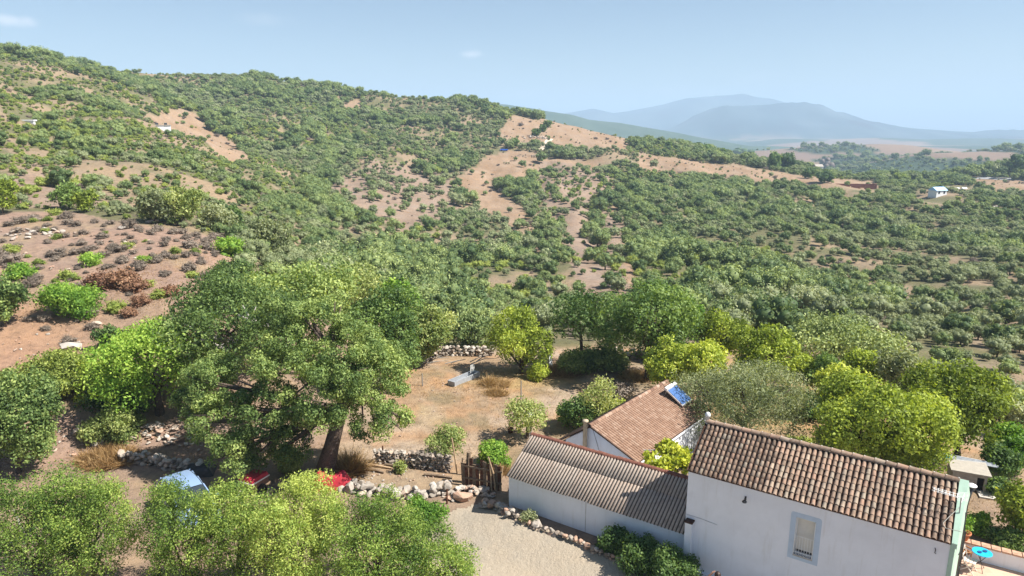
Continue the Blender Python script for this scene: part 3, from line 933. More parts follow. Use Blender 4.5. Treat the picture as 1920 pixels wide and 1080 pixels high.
def tile_field(spots, parent, tile, mat_obj, mat_join, limit=300, name='roof_tile', key=None):
    """spots: list of local 4x4 matrices. The `limit` tiles that show largest are objects, the rest one mesh"""
    v, f = tile
    spots = sorted(spots, key=key) if key else spots
    me = bpy.data.meshes.new(name); me.from_pydata(v, [], f); me.materials.append(mat_obj); me.update()
    for M in spots[:limit]:
        o = bpy.data.objects.new(name, me); COL.objects.link(o); o.parent = parent; o.matrix_local = M
    rest = spots[limit:]
    if rest:
        va = np.array(v); V = []; T = []
        for M in rest:
            Mn = np.array(M); V.append(va @ Mn[:3, :3].T + Mn[:3, 3]); T.append(np.full(len(va), random.random()))
        fa = np.array(f); Fc = np.concatenate([fa + i * len(va) for i in range(len(rest))])
        o = link(name + '_field', mesh_np(name + '_field', np.concatenate(V), Fc, [mat_join], False, {'tone': np.concatenate(T)}), parent)
        tag(o, kind='stuff')

DECK = plain('shade_dark_channel_tiles', (.06, .034, .025), .92, 0, .1, .35, 9)  # near-black: shade between the cover tiles is put into the colour

def build_house():
    RISE, RUN, DEP = 1.16, 1.84, 3.68
    ez = 4.6
    root = thing('white_house', 'tall whitewashed house with weathered clay tile roof and mint green gable edge', 'house', (E1.x, E1.y, 0), HRZ)
    L = HL
    wy = .07                                   # the wall stands just behind the drip line of the tiles
    # opening of the window in wall-plane coordinates
    corners = [house_local(*p, wy) for p in ((1493, 969), (1529.5, 979.6), (1523.7, 1050), (1486.7, 1038.6))]
    wx0 = (corners[0][0] + corners[3][0]) / 2; wx1 = (corners[1][0] + corners[2][0]) / 2
    wz1 = (corners[0][1] + corners[1][1]) / 2; wz0 = (corners[2][1] + corners[3][1]) / 2
    m = MB()
    T = .35; top = ez - .03
    xl, xr = -.02, L + .0
    # front wall in four pieces round the opening
    m.box((xl, wy, -1), (wx0, wy + T, top)); m.box((wx1, wy, -1), (xr, wy + T, top))
    m.box((wx0, wy, -1), (wx1, wy + T, wz0)); m.box((wx0, wy, wz1), (wx1, wy + T, top))
    m.box((xl, DEP - T, -1), (xr, DEP, top))
    # left gable
    m.prism([(0, 0)], 0, 0) if False else None
    def gable(x0, x1, skew=0.0):
        y0, y1, ym = wy + T, DEP - T, DEP / 2
        pts = [(y0, -1), (y1, -1), (y1, top), (ym, ez + RISE - .12), (y0, top)]
        vs = [(x0 + (p[0] / DEP) * skew, p[0], p[1]) for p in pts] + [(x1 + (p[0] / DEP) * skew, p[0], p[1]) for p in pts]
        n = 5
        m.add(vs, [tuple(range(n)), tuple(range(n, 2 * n))[::-1]] + [(i, n + i, n + (i + 1) % n, (i + 1) % n) for i in range(n)])
    gable(xl, xl + T); gable(xr - T, xr)
    m.build('wall', WALL, root)
    # roof deck
    S = math.hypot(RISE, RUN); slope = math.atan2(RISE, RUN)
    ys = Vector((0, math.cos(slope), math.sin(slope))); zs = Vector((0, -math.sin(slope), math.cos(slope)))
    deck = MB()
    y_r, z_r = DEP / 2, ez + RISE
    deck.hexa([(0, .03, ez - .06), (L, .03, ez - .06), (L, y_r, z_r - .07), (0, y_r, z_r - .07), (0, .03, ez - .01), (L, .03, ez - .01), (L, y_r, z_r - .02), (0, y_r, z_r - .02)])
    deck.hexa([(0, y_r, z_r - .07), (L, y_r, z_r - .07), (L, DEP + .1, ez - .08), (0, DEP + .1, ez - .08), (0, y_r, z_r - .02), (L, y_r, z_r - .02), (L, DEP + .1, ez - .03), (0, DEP + .1, ez - .03)])
    roof = deck.build('roof', DECK, root)
    ncol, nrow = 47, 9
    px = L / ncol; exp = (S - .06) / nrow
    spots, back = [], []
    g = random.Random(3)
    for c in range(ncol):
        for r_ in range(nrow + 1):
            yy = .02 + exp * (r_ + .5) - .03
            if r_ == nrow: continue
            x = px * (c + .5) + g.uniform(-.008, .008)
            o = Vector((x, 0, ez)) + ys * (yy + g.uniform(-.012, .012)) + zs * (.012 + g.uniform(0, .008))
            tilt = .055 + g.uniform(-.02, .02); yaw = g.uniform(-.05, .05)
            M = mat_rows(o, Vector((1, 0, 0)), ys, zs) @ Matrix.Rotation(tilt * -1, 4, 'X') @ Matrix.Rotation(yaw, 4, 'Z')
            spots.append(M)
        for r_ in range(nrow):
            yy = exp * (r_ + .5)
            yb = Vector((0, -math.cos(slope), math.sin(slope))); zb = Vector((0, math.sin(slope), math.cos(slope)))
            o = Vector((px * (c + .5), DEP, ez)) + yb * yy + zb * .012
            back.append(mat_rows(o, Vector((-1, 0, 0)), yb, zb) @ Matrix.Rotation(-.055, 4, 'X'))
    tile = barrel(exp * 1.20, px * .40, px * .32, .014)
    tile_field(spots, roof, tile, TILE_O, TILE_J, 285, key=lambda M: -M.translation.x)
    v, f = tile; va = np.array(v); V = [va @ np.array(M)[:3, :3].T + np.array(M)[:3, 3] for M in back]
    tag(link('back_roof_tile_field', mesh_np('back_roof_tiles', np.concatenate(V), np.concatenate([np.array(f) + i * len(va) for i in range(len(back))]), [TILE_J], False,
             {'tone': np.repeat(np.random.default_rng(2).random(len(back)), len(va))}), roof), kind='stuff')
    # channel tiles: concave gutters between the covers
    ch = MB()
    for c in range(ncol + 1):
        x = px * c
        for r_ in range(nrow):
            y0, y1 = exp * r_ - .01, exp * (r_ + 1) + .02
            vs = []
            for yy, lift in ((y0, .012), (y1, .0)):
                for k in range(4):
                    a = math.pi * (k / 3); q = Vector((x - math.cos(a) * px * .36, 0, ez)) + ys * yy + zs * (lift + .028 - math.sin(a) * .03)
                    vs.append(q)
            ch.add(vs, [(k, k + 1, 5 + k, 4 + k) for k in range(3)])
    tag(ch.build('channel_tile_field', DECK, roof), kind='stuff')
    # ridge tiles
    nr = 24; rt = barrel(L / nr * 1.16, .115, .098, .016, 8)
    me = bpy.data.meshes.new('ridge_tile'); me.from_pydata(rt[0], [], rt[1]); me.materials.append(TILE_O); me.update()
    mo = MB()
    for k in range(nr):
        o = link('ridge_tile', me, roof)
        o.matrix_local = mat_rows(Vector((L * (k + .5) / nr, y_r, z_r + .035)), Vector((0, -1, 0)), Vector((1, 0, 0)), Vector((0, 0, 1))) @ Matrix.Rotation(g.uniform(-.05, .03), 4, 'X')
        mo.lathe([(.0, .0), (.028, .004), (.022, .03), (0, .036)], 7, (L * (k + 1) / nr, y_r - .0, z_r + .125))
    mo.build('ridge_mortar', plain('lime_mortar', (.56, .53, .48), .9, 0, .1), roof)
    # mint green gable edge, front strip, gable face
    gw = .27
    gm = MB()
    yb = DEP + .05
    gm.hexa([(L + .0, wy - .02, -1), (L + gw * .45, wy - .03, -1), (L + gw + .14, yb, -1), (L + .1, yb, -1),
             (L + .0, wy - .02, ez - .02), (L + gw * .45, wy - .03, ez - .02), (L + gw + .14, yb, ez - .02), (L + .1, yb, ez - .02)])
    gm.build('green_gable_wall', GREENP, root)
    rk = MB()
    for (ya, za, yc, zc, s0, s1) in ((-.02, ez + .03, y_r, z_r + .12, 0, .5), (y_r, z_r + .12, yb, ez + .03, .5, 1)):
        xa, xb = L + .02, L + gw * .5 + .02
        rk.hexa([(xa, ya, za - .16), (xb + s0 * .22, ya, za - .16), (xb + s1 * .22, yc, zc - .16), (xa, yc, zc - .16), (xa, ya, za), (xb + s0 * .22, ya, za), (xb + s1 * .22, yc, zc), (xa, yc, zc)])
    rk.add([(L + .03, wy + .02, ez - .03), (L + .03, yb - .05, ez - .03), (L + .03, y_r, z_r - .05), (L + gw * .5, wy + .02, ez - .03), (L + gw * .5 + .3, yb - .05, ez - .03), (L + gw * .5 + .15, y_r, z_r - .05)],
           [(0, 1, 2), (3, 5, 4), (0, 3, 4, 1), (1, 4, 5, 2), (2, 5, 3, 0)])
    rk.build('green_gable_coping', GREENP, root)
    cb = MB()
    cb.tube([(L + .27, wy + .9, ez + .62), (L + .30, wy + .5, ez + .2), (L + .30, wy + .42, ez - .9), (L + .30, wy + .42, .9)], .012, 5)
    cb.tube([(L + .36, wy + 1.1, ez - .1), (L + .36, wy + 1.1, 1.2)], .02, 6)
    cb.tube([(L + .24, wy + .3, ez - .5), (L + .36, wy + 1.1, ez - .5)], .012, 5)
    cb.tube([(L + .24, wy + .3, ez - 1.3), (L + .36, wy + 1.1, ez - 1.3)], .012, 5)
    cb.build('cable', BLACK, root)
    # window
    win = link('window', None, root, (wx0, wy, wz0))
    W, Hh = wx1 - wx0, wz1 - wz0
    sur = plain('pale_blue_grey_paint', (.46, .55, .66), .8, 0, .2, .05, 3)
    o0 = .17
    pts = []
    for cx, cz, a0 in ((W + o0 - .09, Hh + o0 - .09, 0), (-o0 + .09, Hh + o0 - .09, 90)):
        for k in range(5):
            a = R(a0 + 22.5 * k); pts.append((cx + .09 * math.cos(a), cz + .09 * math.sin(a)))
    outer = [(W + o0, -o0)] + pts + [(-o0, -o0)]
    inner = [(W, 0)] + [(W, Hh)] * 5 + [(0, Hh)] * 5 + [(0, 0)]
    sb = MB(); n = len(outer)
    vs = [(a, -.006, b) for a, b in outer] + [(a, -.006, b) for a, b in inner] + [(a, .03, b) for a, b in outer] + [(a, .03, b) for a, b in inner]
    fs = []
    for i in range(n):
        j = (i + 1) % n
        fs.append((i, n + i, n + j, j)); fs.append((i, j, 2 * n + j, 2 * n + i)); fs.append((n + i, 3 * n + i, 3 * n + j, n + j))
    sb.add(vs, fs); sb.build('window_surround', sur, win)
    fr = MB()
    fr.box((.0, .14, 0), (.045, .2, Hh)); fr.box((W - .045, .14, 0), (W, .2, Hh)); fr.box((.045, .14, Hh - .05), (W - .045, .2, Hh)); fr.box((.045, .14, 0), (W - .045, .2, .05))
    fr.build('window_frame', WHITE, win)
    MB().box((.045, .17, .05), (W - .045, .18, Hh - .05)).build('pane', GLASS, win)
    sh = MB()
    k = .15
    while k < Hh - .05:
        sh.box((.05, .142, k), (W - .05, .162, k + .034)); k += .04
    sh.build('roller_shutter', plain('cream_shutter', (.68, .66, .60), .6, 0, .3, .04), win)
    MB().box((.0, -.03, -.035), (W, .14, -.002)).build('window_sill', CONC, win)
    gr = MB()
    gh = Hh * .53
    for i in range(8):
        x = .015 + (W - .03) * i / 7
        gr.tube([(x, -.045, .03), (x, -.045, gh)], .007, 5)
    for z in (.03, .12, gh): gr.tube([(.0, -.045, z), (W, -.045, z)], .009, 5)
    gr.tube([(.012, -.045, .03), (.012, -.045, Hh)], .008, 5); gr.tube([(W - .012, -.045, .03), (W - .012, -.045, Hh)], .008, 5)
    for x in (.012, W - .012):
        for z in (.06, gh, Hh - .02): gr.tube([(x, -.045, z), (x, .02, z)], .008, 5)
    gr.build('window_grille', WHITE, win)
    sc_ = MB()
    for i in range(5):
        x = .08 + (W - .16) * i / 4
        sc_.tube([(x + .045 * math.cos(a), -.047, .078 + .035 * math.sin(a)) for a in [R(40 * q) for q in range(9)]], .009, 5)
    sc_.build('grille_scroll', BLACK, win)
    # wall lamp, hook, pilaster, plinth lip, hairline conduit
    lx, lz = house_local(1398, 934, wy)
    lamp = link('wall_lamp', None, root, (lx, wy, lz))
    mb = MB(); mb.tube([(0, 0, .0), (0, -.10, .05), (.02, -.22, .03)], .018, 7); mb.box((-.03, -.012, -.07), (.03, 0, .07)); mb.build('lamp_bracket', BLACK, lamp)
    mb = MB(); mb.lathe([(.0, .05), (.05, .045), (.085, .0), (.075, -.03), (.0, -.03)], 12, (.03, -.25, .0)); mb.build('lamp_shade', BLACK, lamp, True)
    hx, hz = house_local(1754, 1032, wy)
    MB().tube([(hx - .02, wy, hz + .08), (hx, wy - .06, hz + .05), (hx - .01, wy - .05, hz - .06), (hx + .02, wy - .02, hz - .09)], .012, 6).build('iron_hook', BLACK, root)
    x0, _ = house_local(1284.5, 980, wy - .24); x1, z1 = house_local(1297, 983, wy - .24)
    MB().box((x0 + .0, wy - .24, -.2), (x1, wy, z1)).build('pilaster', WALL, root)
    MB().box((x0 - .02, wy - .27, z1), (x1 + .03, wy, z1 + .06)).build('pilaster_cap', DECK, root)
    _, zb = house_local(1330, 1060, wy)
    MB().box((x1, wy - .10, -.2), (L - .02, wy, .72)).build('plinth', WALL, root)
    mb = MB(); a = house_local(1285, 963, wy); b = house_local(1345, 984, wy); mb.tube([(a[0], wy - .008, a[1]), ((a[0] + b[0]) / 2, wy - .008, (a[1] + b[1]) / 2 + .02), (b[0], wy - .008, b[1])], .007, 4)
    mb.build('cable', METAL, root)
    # white vent pipe at the left end of the ridge
    cw = MB(); cw.lathe([(.07, -.3), (.07, .14), (.10, .15), (.105, .21), (.08, .29), (.04, .32), (0, .33)], 12, (.0, y_r, z_r + .1))
    cw.build('vent_pipe', plain('weathered_white_pipe', (.60, .61, .62), .6), root, True)
    return root, RISE, RUN, DEP
HOUSE, HRISE, HRUN, HDEP = build_house()

def hw(x, y, z):   # house local -> world
    return Vector((E1.x, E1.y, 0)) + HD * x + HP * y + Vector((0, 0, z))

# tv aerial on the roof
def build_aerial():
    b = hw(HL + .12, .85, 5.1)
    root = thing('tv_aerial', 'white television aerial on a short mast over the tiles at the green gable edge', 'aerial', b, HRZ)
    MB().tube([(0, 0, 0), (-.02, .0, .62)], .016, 6).build('mast', METAL, root)
    m = MB()
    m.tube([(.05, 0, .60), (-.75, .06, .66)], .012, 5)
    for k in range(7):
        x = -.12 - .10 * k
        m.tube([(x, -.10 + .04, .62 + .0), (x, .04, .635), (x, .14 + .04, .655)], .008, 4)
    for dz in (-.05, .05): m.tube([(-.1, -.09 if dz < 0 else .16, .63), (-.78, -.05 if dz < 0 else .16, .66)], .007, 4)
    m.build('boom', WHITE, root)
    m = MB()
    m.tube([(.0, .0, .46), (.06, .34, .62)], .010, 5)
    for k in range(7):
        y = .05 + .05 * k
        m.tube([(-.12 + .01 * y, y, .47 + .4 * y), (.16, y + .04, .50 + .4 * y)], .008, 4)
    m.build('reflector', WHITE, root)
    MB().tube([(-.02, 0, .3), (-.20, -.2, .1), (-.38, -.45, -.12), (-.30, -.62, -.18), (.0, -.7, -.12), (.1, -.75, -.1)], .010, 5).build('cable', plain('pale_cable', (.5, .48, .42)), root)
build_aerial()

# ------------------------------------------------------------------ low shed with corrugated roof
SE1 = at_z(949, 891.5, 2.0); SE2 = Vector((6.28, 22.50, 2.0))
SE2 = hw(-.06, .05, 2.05); SE2.z = 2.0
SD = (SE2 - SE1); SL = SD.length; SD.normalize(); SP = Vector((-SD.y, SD.x, 0)); SRZ = math.atan2(SD.y, SD.x)
ASB = None
def corr_mat():
    t = NT('lichen_stained_corrugated_sheet')
    w = t.coord('World'); oi = t.new('ShaderNodeObjectInfo').outputs['Random']
    c = t.ramp(t.noise(w, 1.1, 5, .65), [(.25, (.30, .25, .215)), (.5, (.37, .31, .265)), (.75, (.42, .345, .285))])
    c = t.mix(t.math('MULTIPLY', oi, .35), c, (.36, .25, .19))
    c = t.mix(t.ramp(t.noise(w, 13, 6, .75), [(.5, (0, 0, 0)), (.68, (.8, .8, .8))]), c, (.46, .42, .37))
    c = t.mix(t.ramp(t.noise(w, 5, 5, .7), [(.52, (0, 0, 0)), (.7, (.6, .6, .6))]), c, (.17, .13, .11))
    dirt = t.new('ShaderNodeAttribute', attribute_name='tone').outputs['Fac']  # rib height, used as the mask for painted groove shade
    c = t.mix(t.ramp(dirt, [(.35, (1, 1, 1)), (.68, (0, 0, 0))]), c, (.05, .045, .038))  # shade between the ribs painted in: grooves near-black, crests untouched
    t.bump(t.noise(w, 40, 5, .7), .3, .01)
    return t.base(c, .9, 0, .12)
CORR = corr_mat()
def sw(x, y, z): return SE1 + SD * x + SP * y + Vector((0, 0, z - 2.0))
def build_shed():
    root = thing('long_shed', 'low white shed with grey corrugated sheet roof beside the tall house', 'shed', (SE1.x, SE1.y, 0), SRZ)
    RUN, RISE, DEP = 2.05, 1.05, 2.3
    L = SL
    m = MB()
    m.box((.06, .12, -.6), (L, .36, 1.93)); m.box((.06, DEP - .24, -.6), (L, DEP, 2.92))
    m.hexa([(.06, .36, -.6), (.3, .36, -.6), (.3, DEP - .24, -.6), (.06, DEP - .24, -.6), (.06, .36, 1.98), (.3, .36, 1.98), (.3, DEP - .24, 2.86), (.06, DEP - .24, 2.86)])
    m.build('wall', WALL, root)
    roof = link('roof', None, root)
    slope = math.atan2(RISE, RUN); S = math.hypot(RISE, RUN)
    pitch_ = .152; per = 7; nsheet = int(math.ceil(L / (pitch_ * per)))
    wide = L / nsheet
    g = random.Random(5)
    for i in range(nsheet):
        for j, (s0, s1, lift) in enumerate(((-.03, S * .62, 0), (S * .60, S + .02, .022))):
            nx = per * 6
            X = np.linspace(0, wide + .03, nx + 1)
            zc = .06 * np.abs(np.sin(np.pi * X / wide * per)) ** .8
            v = []; off = g.uniform(-.015, .02)
            for s in (s0 - off, s1):
                for x, z in zip(X, zc):
                    v.append((x, math.cos(slope) * s - math.sin(slope) * (z + lift), 2.0 + math.sin(slope) * s + math.cos(slope) * (z + lift)))
            for s in (s0 - off, s1):
                for x, z in zip(X, zc):
                    v.append((x, math.cos(slope) * s - math.sin(slope) * (z + lift - .014), 2.0 + math.sin(slope) * s + math.cos(slope) * (z + lift - .014)))
            n = nx + 1
            f = [(k, k + 1, n + k + 1, n + k) for k in range(nx)] + [(2 * n + k, 3 * n + k, 3 * n + k + 1, 2 * n + k + 1) for k in range(nx)] + [(k, 2 * n + k, 2 * n + k + 1, k + 1) for k in range(nx)]
            f += [(0, n, 3 * n, 2 * n), (nx, 2 * n + nx, 3 * n + nx, n + nx)]
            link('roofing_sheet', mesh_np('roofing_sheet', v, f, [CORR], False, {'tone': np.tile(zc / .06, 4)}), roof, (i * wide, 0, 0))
    nr = 26; rt = barrel(L / nr * 1.14, .13, .112, .016, 7)
    me = bpy.data.meshes.new('ridge_tile'); me.from_pydata(rt[0], [], rt[1]); me.materials.append(plain('dark_red_ridge_tile', (.17, .075, .055), .9, 0, .1, .4, 6)); me.update()
    for k in range(nr):
        o = link('ridge_tile', me, roof)
        o.matrix_local = mat_rows(Vector((L * (k + .5) / nr, RUN + .06, 2.0 + RISE + .02 + g.uniform(-.01, .015))), Vector((0, -1, 0)), Vector((1, 0, 0)), Vector((0, 0, 1)))
    MB().box((0, RUN - .02, 2 + RISE - .2), (L, RUN + .16, 2 + RISE + .04)).build('ridge_bed', DECK, roof)
    MB().box((.9 + 2.9, .105, -.2), (.912 + 2.9, .13, 1.9)).build('wall_crack', CONC, root)
build_shed()

# ------------------------------------------------------------------ low house behind the shed, with its ridge running away
BE = at_z(1194, 868, 2.35)
BDv = Vector((px_dir(2068, 245)[0], px_dir(2068, 245)[1], 0)).normalized()
BP = Vector((BDv.y, -BDv.x, 0))          # from the ridge down towards the near eave
BRZ = math.atan2(BDv.y, BDv.x)
def build_back_house():
    # local: X along the ridge, Y from near eave to the far eave
    global BHOUSE
    root = BHOUSE = thing('low_tiled_house', 'low white house with reddish clay tile roof behind the corrugated shed', 'house', (BE.x, BE.y, 0), BRZ)
    RUN, RISE, L, ez = 2.5, .98, 7.45, 2.35
    R2, D2 = 1.75, 1.28; FAR, fz = RUN + R2, ez + RISE - D2
    S = math.hypot(RUN, RISE); slope = math.atan2(RISE, RUN)
    m = MB()
    m.box((.08, .12, -.6), (L - .05, .38, ez - .05)); m.box((.08, FAR - .38, -.6), (L - .05, FAR - .12, fz - .0))
    for x0 in (.08, L - .30):
        pts = [(.38, -.6), (FAR - .38, -.6), (FAR - .38, fz + .2), (RUN, ez + RISE - .08), (.38, ez + .05)]
        vs = [(x0, a, b) for a, b in pts] + [(x0 + .24, a, b) for a, b in pts]
        m.add(vs, [(0, 4, 3, 2, 1), (5, 6, 7, 8, 9)] + [(i, (i + 1) % 5, 5 + (i + 1) % 5, 5 + i) for i in range(5)])
    m.build('wall', WALL, root)
    MB().box((.0, -.06, ez - .16), (L, .118, ez - .04)).build('eave_cornice', WALL, root)
    deck = MB()
    for sgn in (0, 1):
        ya, yb_, zq = (0 - .05, RUN, ez) if sgn == 0 else (FAR + .05, RUN, fz)
        deck.hexa([(0, ya, zq - .05), (L, ya, zq - .05), (L, yb_, ez + RISE - .05), (0, yb_, ez + RISE - .05), (0, ya, zq), (L, ya, zq), (L, yb_, ez + RISE), (0, yb_, ez + RISE)])
    roof = deck.build('roof', DECK, root)
    ncol, nrow = 45, 13
    px = L / ncol; exp = S / nrow
    tile = barrel(exp * 1.15, px * .44, px * .37, .012, 5)
    va = np.array(tile[0]); fa = np.array(tile[1]); V, T = [], []
    g = random.Random(8)
    for side in (0, 1):
        if side: slope = math.atan2(D2, R2); nrow = 10; exp = math.hypot(D2, R2) / nrow
        ys = Vector((0, math.cos(slope) * (1 if side == 0 else -1), math.sin(slope))); zs = Vector((0, -math.sin(slope) * (1 if side == 0 else -1), math.cos(slope)))
        for c in range(ncol):
            for r_ in range(nrow):
                o = Vector((px * (c + .5), 0 if side == 0 else FAR, ez if side == 0 else fz)) + ys * (exp * (r_ + .5) - .03) + zs * .012
                M = np.array(mat_rows(o, Vector((1 if side == 0 else -1, 0, 0)), ys, zs) @ Matrix.Rotation(-.05, 4, 'X') @ Matrix.Rotation(g.uniform(-.04, .04), 4, 'Z'))
                V.append(va @ M[:3, :3].T + M[:3, 3]); T.append(np.full(len(va), .35 + g.random() * .55))
    o = link('roof_tile_field', mesh_np('roof_tile_field', np.concatenate(V), np.concatenate([fa + i * len(va) for i in range(len(V))]), [TILE_RED], False, {'tone': np.concatenate(T)}), roof)
    tag(o, kind='stuff')
    nr = 24; rt = barrel(L / nr * 1.14, .11, .095, .016, 7)
    me = bpy.data.meshes.new('ridge_tile'); me.from_pydata(rt[0], [], rt[1]); me.materials.append(TILE_REDO); me.update()
    for k in range(nr):
        o = link('ridge_tile', me, roof)
        o.matrix_local = mat_rows(Vector((L * (k + .5) / nr, RUN, ez + RISE + .03)), Vector((0, -1, 0)), Vector((1, 0, 0)), Vector((0, 0, 1)))
    slope = math.atan2(RISE, RUN)
    # beige flue pipe on the gable
    fp = MB(); fp.lathe([(.10, 0), (.10, 1.55), (.14, 1.56), (.14, 1.64), (0, 1.65)], 14, (-.12, RUN + .15, 2.0))
    fp.build('flue_pipe', plain('beige_flue', (.42, .34, .24), .8), root, True)
    mb = MB(); mb.tube([(.07, RUN - .1, 3.3), (.06, RUN - .5, 2.3), (.06, RUN - 1.2, 1.9)], .012, 5); mb.build('cable', METAL, root)
    # solar water panel on the roof
    sp = thing('solar_panel', 'tilted blue solar water panel with white end box on the low tiled roof', 'solar panel', Vector((BE.x, BE.y, 0)) + BDv * 5.95, BRZ)
    ys = Vector((0, math.cos(slope), math.sin(slope))); zs = Vector((0, -math.sin(slope), math.cos(slope)))
    def q(x, s, h): return Vector((x, 0, ez)) + ys * s + zs * h
    a, b = .0, 1.05
    s0, s1 = .95, 2.15
    h0, h1_ = .14, .38
    MB().hexa([q(a, s0, h0), q(b, s0, h0), q(b, s1, h1_), q(a, s1, h1_), q(a, s0, h0 + .07), q(b, s0, h0 + .07), q(b, s1, h1_ + .07), q(a, s1, h1_ + .07)]).build('panel_frame', plain('aluminium_frame', (.6, .61, .62), .4, .5), sp)
    t = NT('solar_glass'); t.base((.07, .15, .36), .12, 0, 1.0); solar = t.m
    MB().hexa([q(a + .04, s0 + .04, h0 + .09), q(b - .04, s0 + .04, h0 + .09), q(b - .04, s1 - .16, h1_ + .05), q(a + .04, s1 - .16, h1_ + .05),
               q(a + .04, s0 + .04, h0 + .1), q(b - .04, s0 + .04, h0 + .1), q(b - .04, s1 - .16, h1_ + .065), q(a + .04, s1 - .16, h1_ + .065)]).build('panel_glass', solar, sp)
    MB().hexa([q(a - .02, s1 - .14, h1_ + .0), q(b + .02, s1 - .14, h1_ + .0), q(b + .02, s1 + .04, h1_ + .0), q(a - .02, s1 + .04, h1_ + .0),
               q(a - .02, s1 - .14, h1_ + .13), q(b + .02, s1 - .14, h1_ + .13), q(b + .02, s1 + .04, h1_ + .13), q(a - .02, s1 + .04, h1_ + .13)]).build('panel_top_box', WHITE, sp)
    lg = MB()
    for x in (a + .08, b - .08):
        lg.tube([q(x, s0 + .1, .0), q(x, s0 + .1, h0 + .02)], .02, 6); lg.tube([q(x, s1 - .1, .0), q(x, s1 - .1, h1_)], .02, 6)
    lg.build('panel_stand', METAL, sp)
def tile_red(name, per_object):
    t = NT(name)
    v = t.new('ShaderNodeObjectInfo').outputs['Random'] if per_object else t.new('ShaderNodeAttribute', attribute_name='tone').outputs['Fac']
    c = t.ramp(v, [(0, (.16, .095, .07)), (.4, (.25, .155, .11)), (.75, (.31, .20, .145)), (1, (.37, .27, .21))])
    w = t.coord('World')
    c = t.mix(t.ramp(t.noise(w, 6, 6, .7), [(.5, (0, 0, 0)), (.72, (.5, .5, .5))]), c, (.20, .15, .12))
    return t.base(c, .9, 0, .12)
TILE_RED, TILE_REDO = tile_red('red_tile_field', False), tile_red('red_tile_single', True)
build_back_house()

# white wall stub seen between the two houses
b_ = BE + BDv * 4.6 + BP * .9
m = MB(); m.box((0, -.12, -.5), (1.9, .12, 1.7)); m.box((-.05, -.17, 1.7), (1.95, .17, 1.8))
tag(m.build('patio_wall', WALL, None, loc=(b_.x, b_.y, 0), rot=(0, 0, BRZ - .5)), 'short white patio wall under the olive between the two tiled roofs', 'wall')

# ------------------------------------------------------------------ loose stones and stone walls
def rock_meshes(mat, n=7, seed=1, flat=.75):
    out = []
    g = random.Random(seed)
    for i in range(n):
        bm = bmesh.new()
        for _ in range(18):
            v = Vector((g.gauss(0, 1), g.gauss(0, 1), g.gauss(0, 1))).normalized() * g.uniform(.82, 1.0)
            bm.verts.new((v.x * .5, v.y * .5 * g.uniform(.85, 1), v.z * .5 * flat))
        r = bmesh.ops.convex_hull(bm, input=bm.verts)
        bmesh.ops.delete(bm, geom=[v for v in bm.verts if not v.link_faces], context='VERTS')
        bmesh.ops.bevel(bm, geom=list(bm.edges), offset=.03, segments=1, affect='EDGES') if i % 2 else None
        me = bpy.data.meshes.new('stone'); bm.to_mesh(me); bm.free(); me.materials.append(mat)
        me.attributes.new('tone', 'FLOAT', 'POINT')
        out.append(me)
    return out
RK = rock_meshes(ROCK, 7, 1); RKD = rock_meshes(ROCK_DARK, 7, 2); RKR = None
ROCK_RED = rock_mat('reddish_stone', [(0, (.36, .22, .16)), (.5, (.46, .29, .21)), (1, (.40, .30, .24))]); RKR = rock_meshes(ROCK_RED, 5, 9)
ROCK_PALE = rock_mat('pale_stone', [(0, (.36, .32, .28)), (.5, (.46, .42, .38)), (1, (.30, .27, .24))], 3); RKP = rock_meshes(ROCK_PALE, 6, 12)

def put_stone(parent, p, s, lib, g, flatz=1.0, name='stone'):
    o = bpy.data.objects.new(name, g.choice(lib)); COL.objects.link(o); o.parent = parent
    o.location = p; o.rotation_euler = (g.uniform(-.5, .5), g.uniform(-.5, .5), g.uniform(0, 6.28))
    o.scale = (s * g.uniform(.85, 1.25), s * g.uniform(.8, 1.1), s * flatz * g.uniform(.75, 1.05))
    return o

def stone_wall(label, path, hgt, thick, size, libs, seed, name='dry_stone_wall', cat='stone wall', group=None, taper=0.0, gap=.86):
    """path: points on the ground; courses of single stones"""
    path = [Vector((p.x, p.y, 0)) for p in path]
    g = random.Random(seed)
    root = thing(name, label, cat, (path[0].x, path[0].y, h1(path[0].x, path[0].y)), 0, group)
    o0 = root.location.copy()
    for a, b in zip(path[:-1], path[1:]):
        d = (b - a); L = d.length; d.normalize(); nrm = Vector((-d.y, d.x, 0))
        rows = max(1, int(round(hgt / (size * .62)))); cols = max(1, int(round(L / (size * gap)))); deep = max(1, int(round(thick / (size * .9))))
        for r_ in range(rows):
            for c in range(cols):
                if taper and r_ and g.random() < taper * r_ / rows: continue
                for k in range(deep):
                    t = (c + .5 + (r_ % 2) * .4 + g.uniform(-.25, .25)) / cols * L
                    q = a + d * t + nrm * ((k + .5) / deep - .5) * thick * (1 - .25 * r_ / rows) + nrm * g.uniform(-.12, .12) * size
                    z = h1(q.x, q.y) + size * .22 + r_ * size * .60 + g.uniform(-.06, .06) * size
                    put_stone(root, Vector((q.x, q.y, z)) - o0, size * g.uniform(.7, 1.3) * 1.12, g.choice(libs), g)
    return root

def rubble(label, ctr, rx, ry, n, size, libs, seed, mound=0.0, name='stone_heap', cat='stones', rot=0):
    g = random.Random(seed)
    root = thing(name, label, cat, ctr)
    for _ in range(n):
        a = g.uniform(0, 6.28); q = math.sqrt(g.random())
        x, y = math.cos(a) * rx * q, math.sin(a) * ry * q
        x, y = x * math.cos(rot) - y * math.sin(rot), x * math.sin(rot) + y * math.cos(rot)
        s = size * g.uniform(.5, 1.5)
        z = h1(ctr.x + x, ctr.y + y) - ctr.z + s * .2 + mound * (1 - q) * g.random()
        put_stone(root, (x, y, z), s, g.choice(libs), g, .7)
    return root

